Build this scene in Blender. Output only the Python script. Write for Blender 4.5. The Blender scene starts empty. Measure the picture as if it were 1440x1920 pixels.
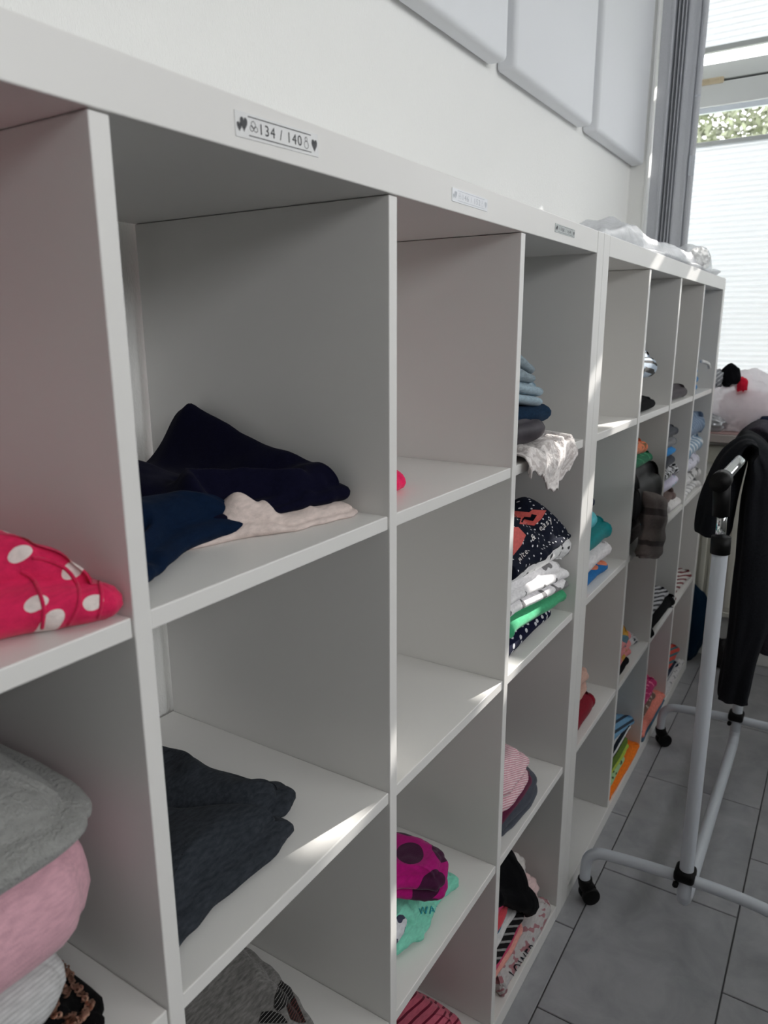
import bpy, bmesh, math, random
import numpy as np
from mathutils import Vector, Matrix, noise as mnoise
from mathutils.bvhtree import BVHTree

scene = bpy.context.scene
COL = scene.collection
R = random.Random(7)

# ------------------------------------------------------------------ camera
CAM = (0.0500507, -0.4180626, 1.2970204)
YAW, PITCH, ROLL, FPX = 1.0068759, -0.2415862, -0.0036863, 1375.474


def make_camera():
    cd = bpy.data.cameras.new('camera')
    cd.sensor_fit = 'HORIZONTAL'
    cd.sensor_width = 36.0
    cd.lens = 36.0 * FPX / 1440.0
    cd.clip_start = 0.02
    cd.clip_end = 200
    cd.dof.use_dof = True
    cd.dof.focus_distance = 1.05
    cd.dof.aperture_fstop = 11.0
    o = bpy.data.objects.new('camera', cd)
    COL.objects.link(o)
    f = Vector((math.sin(YAW) * math.cos(PITCH), math.cos(YAW) * math.cos(PITCH), math.sin(PITCH)))
    rt = Vector((math.cos(YAW), -math.sin(YAW), 0))
    up = rt.cross(f)
    c, s = math.cos(ROLL), math.sin(ROLL)
    r2, u2 = c * rt + s * up, -s * rt + c * up
    m = Matrix(((r2.x, u2.x, -f.x, CAM[0]), (r2.y, u2.y, -f.y, CAM[1]), (r2.z, u2.z, -f.z, CAM[2]), (0, 0, 0, 1)))
    o.matrix_world = m
    scene.camera = o
    return m


CAM_M = make_camera()


def view_ray(u, v):
    """direction through a spot of the photograph; tells where on a garment a print or seam sits"""
    return (CAM_M.to_3x3() @ Vector((u - 720.0, 960.0 - v, -FPX))).normalized()

# ------------------------------------------------------------------ world, sun, exposure
world = bpy.data.worlds.new('sky')
scene.world = world
world.use_nodes = True
bg = world.node_tree.nodes['Background']
bg.inputs['Color'].default_value = (0.98, 0.99, 1.0, 1)
bg.inputs['Strength'].default_value = 3.2

sun_d = bpy.data.lights.new('sun', 'SUN')
sun_d.energy = 4.8
sun_d.angle = math.radians(0.53)
sun_d.color = (1.0, 0.96, 0.9)
sun_o = bpy.data.objects.new('sun', sun_d)
COL.objects.link(sun_o)
SUN_DIR = Vector((-1.0, 0.235, -0.559)).normalized()      # the way the light travels
sun_o.rotation_euler = SUN_DIR.to_track_quat('-Z', 'Y').to_euler()
sun_o.location = (8, -2, 6)

# room extents
XL, XW = -2.6, 3.12        # left wall, window wall (inner faces)
YF, YB = -2.7, 0.405       # wall behind the camera, shelf wall
ZC = 2.95
XG = 3.52                  # window plane
WY0, WY1, WZ0, WZ1 = -2.5, 0.343, 0.905, 2.78   # window opening in the end wall
FX0, FX1, FZ0, FZ1 = -1.6, 2.7, 1.85, 2.8        # added, unseen window band behind the camera for front fill light


def portal(name, loc, rot, sx, sy):
    ld = bpy.data.lights.new(name, 'AREA')
    ld.shape = 'RECTANGLE'
    ld.size, ld.size_y = sx, sy
    ld.cycles.is_portal = True
    o = bpy.data.objects.new(name, ld)
    COL.objects.link(o)
    o.location = loc
    o.rotation_euler = rot
    return o


portal('fill_window_portal', ((FX0 + FX1) / 2, YF - 0.16, (FZ0 + FZ1) / 2), (math.radians(90), 0, 0), FX1 - FX0, FZ1 - FZ0)

vs = scene.view_settings
vs.view_transform = 'Standard'
vs.look = 'None'
vs.exposure = 1.22
vs.gamma = 1.0
vs.use_curve_mapping = False
scene.cycles.max_bounces = 10
scene.cycles.diffuse_bounces = 6
scene.cycles.transparent_max_bounces = 16


# ------------------------------------------------------------------ helpers
def tag(o, label=None, cat=None, group=None, kind=None):
    if label: o['label'] = label
    if cat: o['category'] = cat
    if group: o['group'] = group
    if kind: o['kind'] = kind
    return o


def empty(name, loc=(0, 0, 0)):
    o = bpy.data.objects.new(name, None)
    o.empty_display_size = 0.05
    COL.objects.link(o)
    o.location = loc
    return o


def link(name, me, mat=None, parent=None, smooth=False):
    if mat is not None:
        me.materials.clear()
        me.materials.append(mat)
    if smooth:
        me.polygons.foreach_set('use_smooth', [True] * len(me.polygons))
    o = bpy.data.objects.new(name, me)
    COL.objects.link(o)
    if parent is not None:
        o.parent = parent
        o.matrix_parent_inverse = Matrix.Translation(-Vector(parent.location)) if parent.parent is None else Matrix.Identity(4)
    return o


def bm_box(bm, x0, x1, y0, y1, z0, z1, bev=0.0, seg=2):
    r = bmesh.ops.create_cube(bm, size=1.0)
    vs_ = r['verts']
    for v in vs_:
        v.co = ((x0 + x1) / 2 + v.co.x * (x1 - x0), (y0 + y1) / 2 + v.co.y * (y1 - y0), (z0 + z1) / 2 + v.co.z * (z1 - z0))
    if bev > 0:
        es = list({e for v in vs_ for e in v.link_edges})
        bmesh.ops.bevel(bm, geom=es, offset=bev, segments=seg, profile=0.5, affect='EDGES', clamp_overlap=True)


def bm_mesh(bm, name):
    me = bpy.data.meshes.new(name)
    bm.to_mesh(me)
    bm.free()
    return me


def box(name, x0, x1, y0, y1, z0, z1, mat, parent=None, bev=0.0, seg=2):
    bm = bmesh.new()
    bm_box(bm, x0, x1, y0, y1, z0, z1, bev, seg)
    return link(name, bm_mesh(bm, name), mat, parent, smooth=False)


def mesh_py(name, verts, faces, uvs=None):
    me = bpy.data.meshes.new(name)
    me.from_pydata([tuple(map(float, v)) for v in verts], [], faces)
    if uvs is not None:
        ul = me.uv_layers.new(name='UVMap')
        li = np.empty(len(me.loops), dtype=np.int32)
        me.loops.foreach_get('vertex_index', li)
        ul.data.foreach_set('uv', np.asarray(uvs, dtype=np.float32)[li].ravel())
    me.update()
    return me


def catmull(pts, n, closed=False):
    P = np.array(pts, float)
    m = len(P)
    out = []
    segs = m if closed else m - 1
    for i in range(n):
        t = i / n * segs if closed else i / (n - 1) * segs
        k = min(int(t), segs - 1)
        u = t - k
        if closed:
            p0, p1, p2, p3 = P[(k - 1) % m], P[k % m], P[(k + 1) % m], P[(k + 2) % m]
        else:
            p0, p1, p2, p3 = P[max(k - 1, 0)], P[k], P[min(k + 1, m - 1)], P[min(k + 2, m - 1)]
        out.append(0.5 * (2 * p1 + (p2 - p0) * u + (2 * p0 - 5 * p1 + 4 * p2 - p3) * u * u + (3 * p1 - p0 - 3 * p2 + p3) * u ** 3))
    return np.array(out)


def tube(name, pts, rad, mat, parent=None, n=14, res=None, cap=True, smooth_path=True):
    P = catmull(pts, res or max(2, 8 * (len(pts) - 1))) if smooth_path and len(pts) > 2 else np.array(pts, float)
    vs_, fs = [], []
    prev = None
    for i, p in enumerate(P):
        t = P[min(i + 1, len(P) - 1)] - P[max(i - 1, 0)]
        t = t / np.linalg.norm(t)
        if prev is None:
            a = np.array([0, 0, 1.0]) if abs(t[2]) < .9 else np.array([1.0, 0, 0])
            u = np.cross(t, a)
        else:
            u = prev - t * (prev @ t)
        u /= np.linalg.norm(u)
        prev = u
        w = np.cross(t, u)
        r = rad if np.isscalar(rad) else rad[i]
        for k in range(n):
            a = 2 * math.pi * k / n
            vs_.append(p + r * (math.cos(a) * u + math.sin(a) * w))
    for i in range(len(P) - 1):
        for k in range(n):
            k2 = (k + 1) % n
            fs.append((i * n + k, i * n + k2, (i + 1) * n + k2, (i + 1) * n + k))
    if cap:
        fs.append(tuple(range(n - 1, -1, -1)))
        fs.append(tuple((len(P) - 1) * n + k for k in range(n)))
    return link(name, mesh_py(name, vs_, fs), mat, parent, smooth=True)


# ------------------------------------------------------------------ materials
def new_mat(name):
    m = bpy.data.materials.new(name)
    m.use_nodes = True
    nt = m.node_tree
    b = nt.nodes['Principled BSDF']
    return m, nt, b


def lin(c):
    """sRGB 0..255 -> linear"""
    return tuple(((x / 255) / 12.92 if x / 255 <= 0.04045 else ((x / 255 + 0.055) / 1.055) ** 2.4) for x in c)


def N(nt, t, **kw):
    n = nt.nodes.new(t)
    for k, v in kw.items():
        setattr(n, k, v)
    return n


def plain(name, col, rough=0.5, metal=0.0, bump=None, spec=0.5, var=0.0):
    m, nt, b = new_mat(name)
    b.inputs['Base Color'].default_value = (*lin(col), 1)
    b.inputs['Roughness'].default_value = rough
    b.inputs['Metallic'].default_value = metal
    b.inputs['Specular IOR Level'].default_value = spec
    tc = N(nt, 'ShaderNodeTexCoord')
    if var > 0:
        nz = N(nt, 'ShaderNodeTexNoise'); nz.inputs['Scale'].default_value = 3.0; nz.inputs['Detail'].default_value = 4
        nt.links.new(tc.outputs['Object'], nz.inputs['Vector'])
        hs = N(nt, 'ShaderNodeMix'); hs.data_type = 'RGBA'
        hs.inputs['A'].default_value = (*[x * (1 - var) for x in lin(col)], 1)
        hs.inputs['B'].default_value = (*[min(1, x * (1 + var)) for x in lin(col)], 1)
        nt.links.new(nz.outputs['Fac'], hs.inputs['Factor'])
        nt.links.new(hs.outputs['Result'], b.inputs['Base Color'])
    if bump:
        sc, st, dist = bump
        nz = N(nt, 'ShaderNodeTexNoise'); nz.inputs['Scale'].default_value = sc; nz.inputs['Detail'].default_value = 3
        nt.links.new(tc.outputs['Object'], nz.inputs['Vector'])
        bp = N(nt, 'ShaderNodeBump'); bp.inputs['Strength'].default_value = st; bp.inputs['Distance'].default_value = dist
        nt.links.new(nz.outputs['Fac'], bp.inputs['Height'])
        nt.links.new(bp.outputs['Normal'], b.inputs['Normal'])
    return m


def fabric(name, col, pattern=None, col2=None, col3=None, scale=20.0, thr=0.3, rnd=0.0, ang=0.0, weave=700.0, bump=0.35,
           rough=0.95, sheen=0.15, fuzz=False, gloss=False, mel=0.12):
    """cloth: colour, fine thread relief and a printed or knitted pattern in the cloth's own coordinates (metres)"""
    m, nt, b = new_mat(name)
    L = nt.links.new
    b.inputs['Roughness'].default_value = rough
    lum = sum(lin(col)) / 3
    b.inputs['Specular IOR Level'].default_value = 0.3 if gloss else (0.2 if lum > 0.05 else 0.06)
    b.inputs['Sheen Weight'].default_value = sheen if lum > 0.05 else 0.02
    b.inputs['Sheen Roughness'].default_value = 0.5
    uv = N(nt, 'ShaderNodeUVMap')
    tc = N(nt, 'ShaderNodeTexCoord')
    c1 = (*lin(col), 1)
    # melange variation
    nz = N(nt, 'ShaderNodeTexNoise'); nz.inputs['Scale'].default_value = 260 if not fuzz else 160; nz.inputs['Detail'].default_value = 4
    mp = N(nt, 'ShaderNodeMapping'); mp.inputs['Scale'].default_value = (0.35, 1.0, 1.0); mp.inputs['Rotation'].default_value = (0, 0, 0.6)
    L(tc.outputs['Object'], mp.inputs['Vector']); L(mp.outputs['Vector'], nz.inputs['Vector'])
    rmp = N(nt, 'ShaderNodeMapRange'); rmp.inputs['From Min'].default_value = 0.3; rmp.inputs['From Max'].default_value = 0.7
    rmp.inputs['To Min'].default_value = 1 - mel; rmp.inputs['To Max'].default_value = 1 + mel
    L(nz.outputs['Fac'], rmp.inputs['Value'])
    last = None
    if pattern:
        mix = N(nt, 'ShaderNodeMix'); mix.data_type = 'RGBA'
        mix.inputs['A'].default_value = c1
        mix.inputs['B'].default_value = (*lin(col2), 1)
        mpu = N(nt, 'ShaderNodeMapping'); mpu.inputs['Rotation'].default_value = (0, 0, ang)
        L(uv.outputs['UV'], mpu.inputs['Vector'])
        if pattern == 'dots':
            vo = N(nt, 'ShaderNodeTexVoronoi', voronoi_dimensions='2D'); vo.inputs['Scale'].default_value = scale; vo.inputs['Randomness'].default_value = rnd
            L(mpu.outputs['Vector'], vo.inputs['Vector'])
            lt = N(nt, 'ShaderNodeMath', operation='LESS_THAN'); lt.inputs[1].default_value = thr
            L(vo.outputs['Distance'], lt.inputs[0]); L(lt.outputs[0], mix.inputs['Factor'])
        elif pattern == 'stripes':
            sp = N(nt, 'ShaderNodeSeparateXYZ'); L(mpu.outputs['Vector'], sp.inputs[0])
            mu = N(nt, 'ShaderNodeMath', operation='MULTIPLY'); mu.inputs[1].default_value = scale; L(sp.outputs['Y'], mu.inputs[0])
            fr = N(nt, 'ShaderNodeMath', operation='FRACT'); L(mu.outputs[0], fr.inputs[0])
            lt = N(nt, 'ShaderNodeMath', operation='LESS_THAN'); lt.inputs[1].default_value = thr; L(fr.outputs[0], lt.inputs[0])
            L(lt.outputs[0], mix.inputs['Factor'])
        elif pattern == 'blotch':
            n2 = N(nt, 'ShaderNodeTexNoise'); n2.inputs['Scale'].default_value = scale; n2.inputs['Detail'].default_value = 1.0
            L(mpu.outputs['Vector'], n2.inputs['Vector'])
            gt = N(nt, 'ShaderNodeMath', operation='GREATER_THAN'); gt.inputs[1].default_value = thr; L(n2.outputs['Fac'], gt.inputs[0])
            L(gt.outputs[0], mix.inputs['Factor'])
        elif pattern == 'floral':
            vo = N(nt, 'ShaderNodeTexVoronoi', voronoi_dimensions='2D'); vo.inputs['Scale'].default_value = scale
            L(mpu.outputs['Vector'], vo.inputs['Vector'])
            sp = N(nt, 'ShaderNodeSeparateColor'); L(vo.outputs['Color'], sp.inputs[0])
            gt = N(nt, 'ShaderNodeMath', operation='GREATER_THAN'); gt.inputs[1].default_value = thr; L(sp.outputs[0], gt.inputs[0])
            L(gt.outputs[0], mix.inputs['Factor'])
            if col3:
                mx2 = N(nt, 'ShaderNodeMix'); mx2.data_type = 'RGBA'
                mx2.inputs['A'].default_value = (*lin(col2), 1); mx2.inputs['B'].default_value = (*lin(col3), 1)
                g2 = N(nt, 'ShaderNodeMath', operation='GREATER_THAN'); g2.inputs[1].default_value = 0.5; L(sp.outputs[1], g2.inputs[0])
                L(g2.outputs[0], mx2.inputs['Factor']); L(mx2.outputs['Result'], mix.inputs['B'])
        last = mix.outputs['Result']
    mul = N(nt, 'ShaderNodeMix'); mul.data_type = 'RGBA'; mul.blend_type = 'MULTIPLY'; mul.inputs['Factor'].default_value = 1.0
    if last is not None:
        L(last, mul.inputs['A'])
    else:
        mul.inputs['A'].default_value = c1
    L(rmp.outputs['Result'], mul.inputs['B'])
    L(mul.outputs['Result'], b.inputs['Base Color'])
    # thread relief
    wv = N(nt, 'ShaderNodeTexNoise'); wv.inputs['Scale'].default_value = weave if not fuzz else 330; wv.inputs['Detail'].default_value = 2
    L(tc.outputs['Object'], wv.inputs['Vector'])
    bp = N(nt, 'ShaderNodeBump'); bp.inputs['Strength'].default_value = bump if not fuzz else 0.9
    bp.inputs['Distance'].default_value = 0.0012 if not fuzz else 0.003
    L(wv.outputs['Fac'], bp.inputs['Height']); L(bp.outputs['Normal'], b.inputs['Normal'])
    return m


def wall_mat(name='painted_textured_wall', col=(241, 241, 239)):
    m, nt, b = new_mat(name)
    L = nt.links.new
    b.inputs['Base Color'].default_value = (*lin(col), 1)
    b.inputs['Roughness'].default_value = 0.85
    tc = N(nt, 'ShaderNodeTexCoord')
    mp = N(nt, 'ShaderNodeMapping'); mp.inputs['Scale'].default_value = (1.0, 1.0, 0.45)
    L(tc.outputs['Object'], mp.inputs['Vector'])
    n1 = N(nt, 'ShaderNodeTexNoise'); n1.inputs['Scale'].default_value = 260; n1.inputs['Detail'].default_value = 2.5; n1.inputs['Distortion'].default_value = 1.0
    L(mp.outputs['Vector'], n1.inputs['Vector'])
    bp = N(nt, 'ShaderNodeBump'); bp.inputs['Strength'].default_value = 0.55; bp.inputs['Distance'].default_value = 0.002
    L(n1.outputs['Fac'], bp.inputs['Height']); L(bp.outputs['Normal'], b.inputs['Normal'])
    return m


def tile_mat():
    m, nt, b = new_mat('slate_grey_stone_tile')
    L = nt.links.new
    tc = N(nt, 'ShaderNodeTexCoord')
    oi = N(nt, 'ShaderNodeObjectInfo')
    ad = N(nt, 'ShaderNodeVectorMath', operation='ADD'); L(tc.outputs['Object'], ad.inputs[0])
    cm = N(nt, 'ShaderNodeCombineXYZ')
    mu = N(nt, 'ShaderNodeMath', operation='MULTIPLY'); mu.inputs[1].default_value = 40.0; L(oi.outputs['Random'], mu.inputs[0])
    L(mu.outputs[0], cm.inputs['X']); L(mu.outputs[0], cm.inputs['Y']); L(cm.outputs[0], ad.inputs[1])
    n1 = N(nt, 'ShaderNodeTexNoise'); n1.inputs['Scale'].default_value = 9; n1.inputs['Detail'].default_value = 8; n1.inputs['Roughness'].default_value = 0.62; n1.inputs['Distortion'].default_value = 0.5
    L(ad.outputs[0], n1.inputs['Vector'])
    cr = N(nt, 'ShaderNodeValToRGB')
    cr.color_ramp.elements[0].position = 0.3; cr.color_ramp.elements[0].color = (*lin((142, 143, 147)), 1)
    cr.color_ramp.elements[1].position = 0.72; cr.color_ramp.elements[1].color = (*lin((172, 172, 176)), 1)
    L(n1.outputs['Fac'], cr.inputs['Fac'])
    L(cr.outputs['Color'], b.inputs['Base Color'])
    b.inputs['Roughness'].default_value = 0.42
    n2 = N(nt, 'ShaderNodeTexNoise'); n2.inputs['Scale'].default_value = 120; n2.inputs['Detail'].default_value = 4
    L(ad.outputs[0], n2.inputs['Vector'])
    bp = N(nt, 'ShaderNodeBump'); bp.inputs['Strength'].default_value = 0.12; bp.inputs['Distance'].default_value = 0.001
    L(n2.outputs['Fac'], bp.inputs['Height']); L(bp.outputs['Normal'], b.inputs['Normal'])
    return m


def glass_mat():
    m, nt, b = new_mat('window_glass')
    nt.nodes.remove(b)
    out = nt.nodes['Material Output']
    tr = N(nt, 'ShaderNodeBsdfTransparent'); tr.inputs['Color'].default_value = (0.96, 0.96, 0.96, 1)
    gl = N(nt, 'ShaderNodeBsdfGlossy'); gl.inputs['Roughness'].default_value = 0.02
    fr = N(nt, 'ShaderNodeFresnel'); fr.inputs['IOR'].default_value = 1.45
    mx = N(nt, 'ShaderNodeMixShader')
    nt.links.new(fr.outputs[0], mx.inputs['Fac']); nt.links.new(tr.outputs[0], mx.inputs[1]); nt.links.new(gl.outputs[0], mx.inputs[2])
    nt.links.new(mx.outputs[0], out.inputs['Surface'])
    return m


def translucent_mat(name, col, trans=0.6, clear=0.0, gloss=0.0, rough=0.3, bump=None):
    """thin sheet: part reflects, part lets light through diffusely, part clear"""
    m, nt, b = new_mat(name)
    out = nt.nodes['Material Output']
    L = nt.links.new
    b.inputs['Base Color'].default_value = (*lin(col), 1)
    b.inputs['Roughness'].default_value = rough
    b.inputs['Specular IOR Level'].default_value = 0.5 if gloss else 0.1
    tl = N(nt, 'ShaderNodeBsdfTranslucent'); tl.inputs['Color'].default_value = (*lin(col), 1)
    mx = N(nt, 'ShaderNodeMixShader'); mx.inputs['Fac'].default_value = trans
    L(b.outputs[0], mx.inputs[1]); L(tl.outputs[0], mx.inputs[2])
    last = mx
    if clear > 0:
        tr = N(nt, 'ShaderNodeBsdfTransparent')
        m2 = N(nt, 'ShaderNodeMixShader'); m2.inputs['Fac'].default_value = clear
        L(mx.outputs[0], m2.inputs[1]); L(tr.outputs[0], m2.inputs[2])
        last = m2
    if bump:
        tc = N(nt, 'ShaderNodeTexCoord')
        nz = N(nt, 'ShaderNodeTexNoise'); nz.inputs['Scale'].default_value = bump[0]; nz.inputs['Detail'].default_value = 4; nz.inputs['Distortion'].default_value = 1.0
        L(tc.outputs['Object'], nz.inputs['Vector'])
        bp = N(nt, 'ShaderNodeBump'); bp.inputs['Strength'].default_value = bump[1]; bp.inputs['Distance'].default_value = 0.01
        L(nz.outputs['Fac'], bp.inputs['Height']); L(bp.outputs['Normal'], b.inputs['Normal'])
    L(last.outputs[0], out.inputs['Surface'])
    return m


M_wall = wall_mat()
M_wall2 = wall_mat('bounce_cutting_grey_wall', (150, 149, 148))  # unseen walls, greyed to cut bounce light into the shelves
M_ceil = plain('white_ceiling_paint', (240, 239, 235), 0.9, bump=(90, 0.1, 0.001))
M_tile = tile_mat()
M_grout = plain('dark_grey_grout', (78, 78, 80), 0.9, bump=(300, 0.2, 0.001))
M_shelf = plain('white_foil_shelf_board', (229, 227.5, 225), 0.38, bump=(500, 0.03, 0.0004), spec=0.4, var=0.008)
M_panel = plain('white_wall_panel_coating', (226, 228, 232), 0.55, bump=(200, 0.04, 0.0005))
M_frame = plain('grey_white_window_frame', (226, 229, 228), 0.45, bump=(40, 0.02, 0.0004))
M_bead = plain('pale_blue_white_glazing_bead', (222, 229, 238), 0.4, bump=(40, 0.02, 0.0004))
M_hinge = plain('cream_plastic_hinge', (206, 190, 160), 0.4, bump=(60, 0.03, 0.0004))
M_glass = glass_mat()
M_blind = translucent_mat('white_pleated_blind_fabric', (243, 246, 250), trans=0.115, rough=0.9, bump=(300, 0.05))
M_rail = plain('grey_blind_rail', (196, 200, 198), 0.4, bump=(60, 0.02, 0.0004))
M_curtain = fabric('grey_curtain_fabric', (198, 200, 206), bump=0.15, mel=0.05)
M_show_through = fabric('pale_curtain_show_through', (205, 210, 218), bump=0.1, mel=0.03)  # pale tone painting in the window frame showing through the curtain
M_sill = plain('warm_grey_sill_stone', (172, 162, 158), 0.35, bump=(80, 0.05, 0.0005), var=0.05)
M_rad = plain('cream_radiator_enamel', (214, 212, 202), 0.4, bump=(60, 0.02, 0.0004))
M_white_tube = plain('white_lacquered_steel', (206, 211, 219), 0.28, bump=(120, 0.02, 0.0003))
M_black_pl = plain('black_plastic', (11, 11, 12), 0.5, bump=(200, 0.06, 0.0004), spec=0.2)
M_chrome = plain('polished_chrome', (225, 228, 230), 0.08, metal=1.0, bump=(20, 0.01, 0.0002))
M_ink = plain('black_label_ink', (62, 63, 66), 0.5, bump=(300, 0.02, 0.0002))
M_ink_pale = plain('glare_paled_label_ink', (196, 200, 206), 0.5, bump=(300, 0.02, 0.0002))  # ink paled to paint in the glare on the second label
M_tape = plain('white_label_tape', (229, 229, 229), 0.25, bump=(100, 0.02, 0.0002))
M_tape_w = plain('glare_whitened_label_tape', (240, 242, 246), 0.2, bump=(100, 0.02, 0.0002))  # same tape, whitened: glare painted into its colour
M_tape_g = plain('reflection_greyed_label_tape', (190, 195, 194), 0.25, bump=(100, 0.02, 0.0002))  # same tape, greyed: its reflection painted into the colour
M_leaf = plain('tree_leaf_green', (92, 98, 74), 0.6, bump=(30, 0.1, 0.002), var=0.25)
M_bark = plain('tree_bark', (92, 78, 62), 0.9, bump=(30, 0.5, 0.01), var=0.2)
M_grass = plain('lawn_green', (104, 122, 74), 0.95, bump=(20, 0.5, 0.02), var=0.3)


# ------------------------------------------------------------------ room shell
def struct(o):
    o['kind'] = 'structure'
    return o


# floor: grout bed with every tile a part
TX, TY = 0.4572, 0.3045
floor = struct(box('floor', XL, XW + 0.001, YF, YB, -0.06, -0.0025, M_grout))
bmt = bmesh.new()
bm_box(bmt, -TX / 2 + 0.0014, TX / 2 - 0.0014, -TY / 2 + 0.0014, TY / 2 - 0.0014, -0.012, 0.0, 0.0012, 1)
tile_me = bm_mesh(bmt, 'floor_tile')
tile_me.materials.append(M_tile)
rows = int((YB - YF) / TY) + 2
for j in range(-2, rows):
    yt, yb = -0.0425 - (j - 1) * TY, -0.0425 - j * TY      # row j=1 lies just in front of the shelves
    off = 1.202 if j % 2 == 1 else 1.431
    if yb < YF - 0.001 or yt > YB + 0.001 + TY: continue
    k0 = math.ceil((XL - off) / TX) - 1
    for k in range(k0, k0 + 16):
        xa, xb = off + k * TX, off + (k + 1) * TX
        xa2, xb2 = max(xa, XL), min(xb, XW)
        ya2, yb2 = max(yb, YF), min(yt, YB)
        if xb2 - xa2 < 0.01 or yb2 - ya2 < 0.01: continue
        if xb2 - xa2 > TX - 1e-4 and yb2 - ya2 > TY - 1e-4:
            o = bpy.data.objects.new('floor_tile', tile_me)
            COL.objects.link(o)
            o.location = ((xa + xb) / 2, (yt + yb) / 2, 0)
            o.parent = floor
        else:
            o = box('floor_tile', xa2 + 0.0014, xb2 - 0.0014, ya2 + 0.0014, yb2 - 0.0014, -0.012, 0.0, M_tile, floor)

struct(box('wall_back', XL - 0.2, XW + 0.7, YB, YB + 0.2, -0.06, ZC + 0.2, M_wall))
struct(box('wall_left', XL - 0.2, XL, YF - 0.2, YB, -0.06, ZC + 0.2, M_wall2))
struct(box('ceiling', XL, XW + 0.45, YF, YB, ZC, ZC + 0.2, M_ceil))


def wall_with_hole(name, axis, a0, a1, h0, h1, z0, z1, t0, t1, zt, mat=None):
    bm = bmesh.new()

    def bb(p0, p1, q0, q1):
        if axis == 'y': bm_box(bm, t0, t1, p0, p1, q0, q1)
        else: bm_box(bm, p0, p1, t0, t1, q0, q1)
    bb(a0, a1, -0.06, z0); bb(a0, a1, z1, zt)
    bb(a0, h0, z0, z1); bb(h1, a1, z0, z1)
    return struct(link(name, bm_mesh(bm, name), mat or M_wall))


wall_with_hole('wall_right', 'y', YF, YB, WY0, WY1, WZ0 - 0.02, WZ1, XW, XG + 0.08, ZC + 0.2)
wall_with_hole('wall_front', 'x', XL, XW + 0.48, FX0, FX1, FZ0, FZ1, YF - 0.3, YF, ZC + 0.2, M_wall2)

# white corner bead on the edge of the window reveal
struct(box('trim_1', XW - 0.004, XW + 0.004, WY1 - 0.006, WY1 + 0.003, WZ0, WZ1, plain('white_corner_bead', (240, 241, 240), 0.5, bump=(50, 0.02, 0.0003)), None, 0.0015))

# sill
sill = struct(box('trim_2', XW - 0.085, XG - 0.02, WY0, WY1 + 0.0, WZ0 - 0.02, WZ0 + 0.012, M_sill, None, 0.004))

# ------------------------------------------------------------------ window with pleated blinds
win = struct(empty('window_1', (XG, WY1, WZ0)))


def fbar(name, y0, y1, z0, z1, mat=None, x0=XG - 0.03, x1=XG + 0.04, bev=0.003):
    return box(name, x0, x1, y0, y1, z0, z1, mat or M_frame, win, bev)


Z_STRIP0, Z_STRIP1 = 2.030, 2.146     # clear glass between lower blind and transom
Z_GAP0, Z_GAP1 = 2.322, 2.352         # thin clear gap under the upper blind
fbar('frame_bottom', WY0, WY1, WZ0 + 0.012, 0.985)
fbar('frame_top', WY0, WY1, WZ1 - 0.07, WZ1)
fbar('lower_sash_rail', WY0, WY1, 2.166, 2.252)
fbar('glazing_bead', WY0, WY1, 2.146, 2.166, M_bead, XG - 0.018, XG + 0.002, 0.002)
fbar('transom', WY0, WY1, 2.262, Z_GAP0, None, XG - 0.024, XG + 0.04)
fbar('transom_gap_seal', WY0, WY1, 2.250, 2.264, plain('dark_rubber_seal', (90, 92, 92), 0.7, bump=(80, 0.05, 0.0004)), XG - 0.008, XG + 0.03, 0.001)
fbar('mullion', WY1 - 0.055, WY1, WZ0 + 0.012, WZ1)
fbar('mullion', -0.785, -0.685, WZ0 + 0.012, WZ1)
fbar('mullion', -1.78, -1.68, WZ0 + 0.012, WZ1)
fbar('mullion', WY0, WY0 + 0.05, WZ0 + 0.012, WZ1)
hp = fbar('hinge', 0.163, 0.262, 2.246, 2.268, M_hinge, XG - 0.038, XG - 0.02, 0.003)
box('hinge_barrel', XG - 0.041, XG - 0.022, 0.175, 0.215, 2.249, 2.265, M_hinge, win, 0.004)
for (z0, z1) in ((0.985, 2.16), (Z_GAP0, WZ1 - 0.05)):
    bm = bmesh.new(); bm_box(bm, XG + 0.018, XG + 0.022, WY0 + 0.02, WY1 - 0.02, z0, z1)
    link('pane', bm_mesh(bm, 'pane'), M_glass, win)


def pleated(name, z0, z1, pitch, y0, y1, depth):
    n = int((z1 - z0) / pitch)
    vs_, fs = [], []
    xs = XG - 0.06
    for i in range(2 * n + 1):
        z = z0 + (z1 - z0) * i / (2 * n)
        x = xs + (depth if i % 2 else 0.0)
        vs_ += [(x, y0, z), (x, y1, z)]
    for i in range(2 * n):
        fs.append((2 * i, 2 * i + 1, 2 * i + 3, 2 * i + 2))
    return link(name, mesh_py(name, vs_, fs), M_blind, win)


for (ya, yb) in ((-0.728, WY1 - 0.012), (-1.715, -0.742), (WY0 + 0.02, -1.745)):
    b1 = pleated('lower_blind', 0.955, Z_STRIP0 - 0.014, 0.021, ya, yb, 0.012)
    b2 = pleated('upper_blind', Z_GAP1 + 0.018, WZ1 - 0.02, 0.021, ya, yb, 0.012)
    box('blind_rail', XG - 0.068, XG - 0.042, ya, yb, Z_STRIP0 - 0.016, Z_STRIP0, M_rail, win, 0.003)
    box('blind_rail', XG - 0.068, XG - 0.042, ya, yb, 0.94, 0.957, M_rail, win, 0.003)
    box('blind_rail', XG - 0.068, XG - 0.042, ya, yb, Z_GAP1, Z_GAP1 + 0.02, M_rail, win, 0.003)

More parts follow.
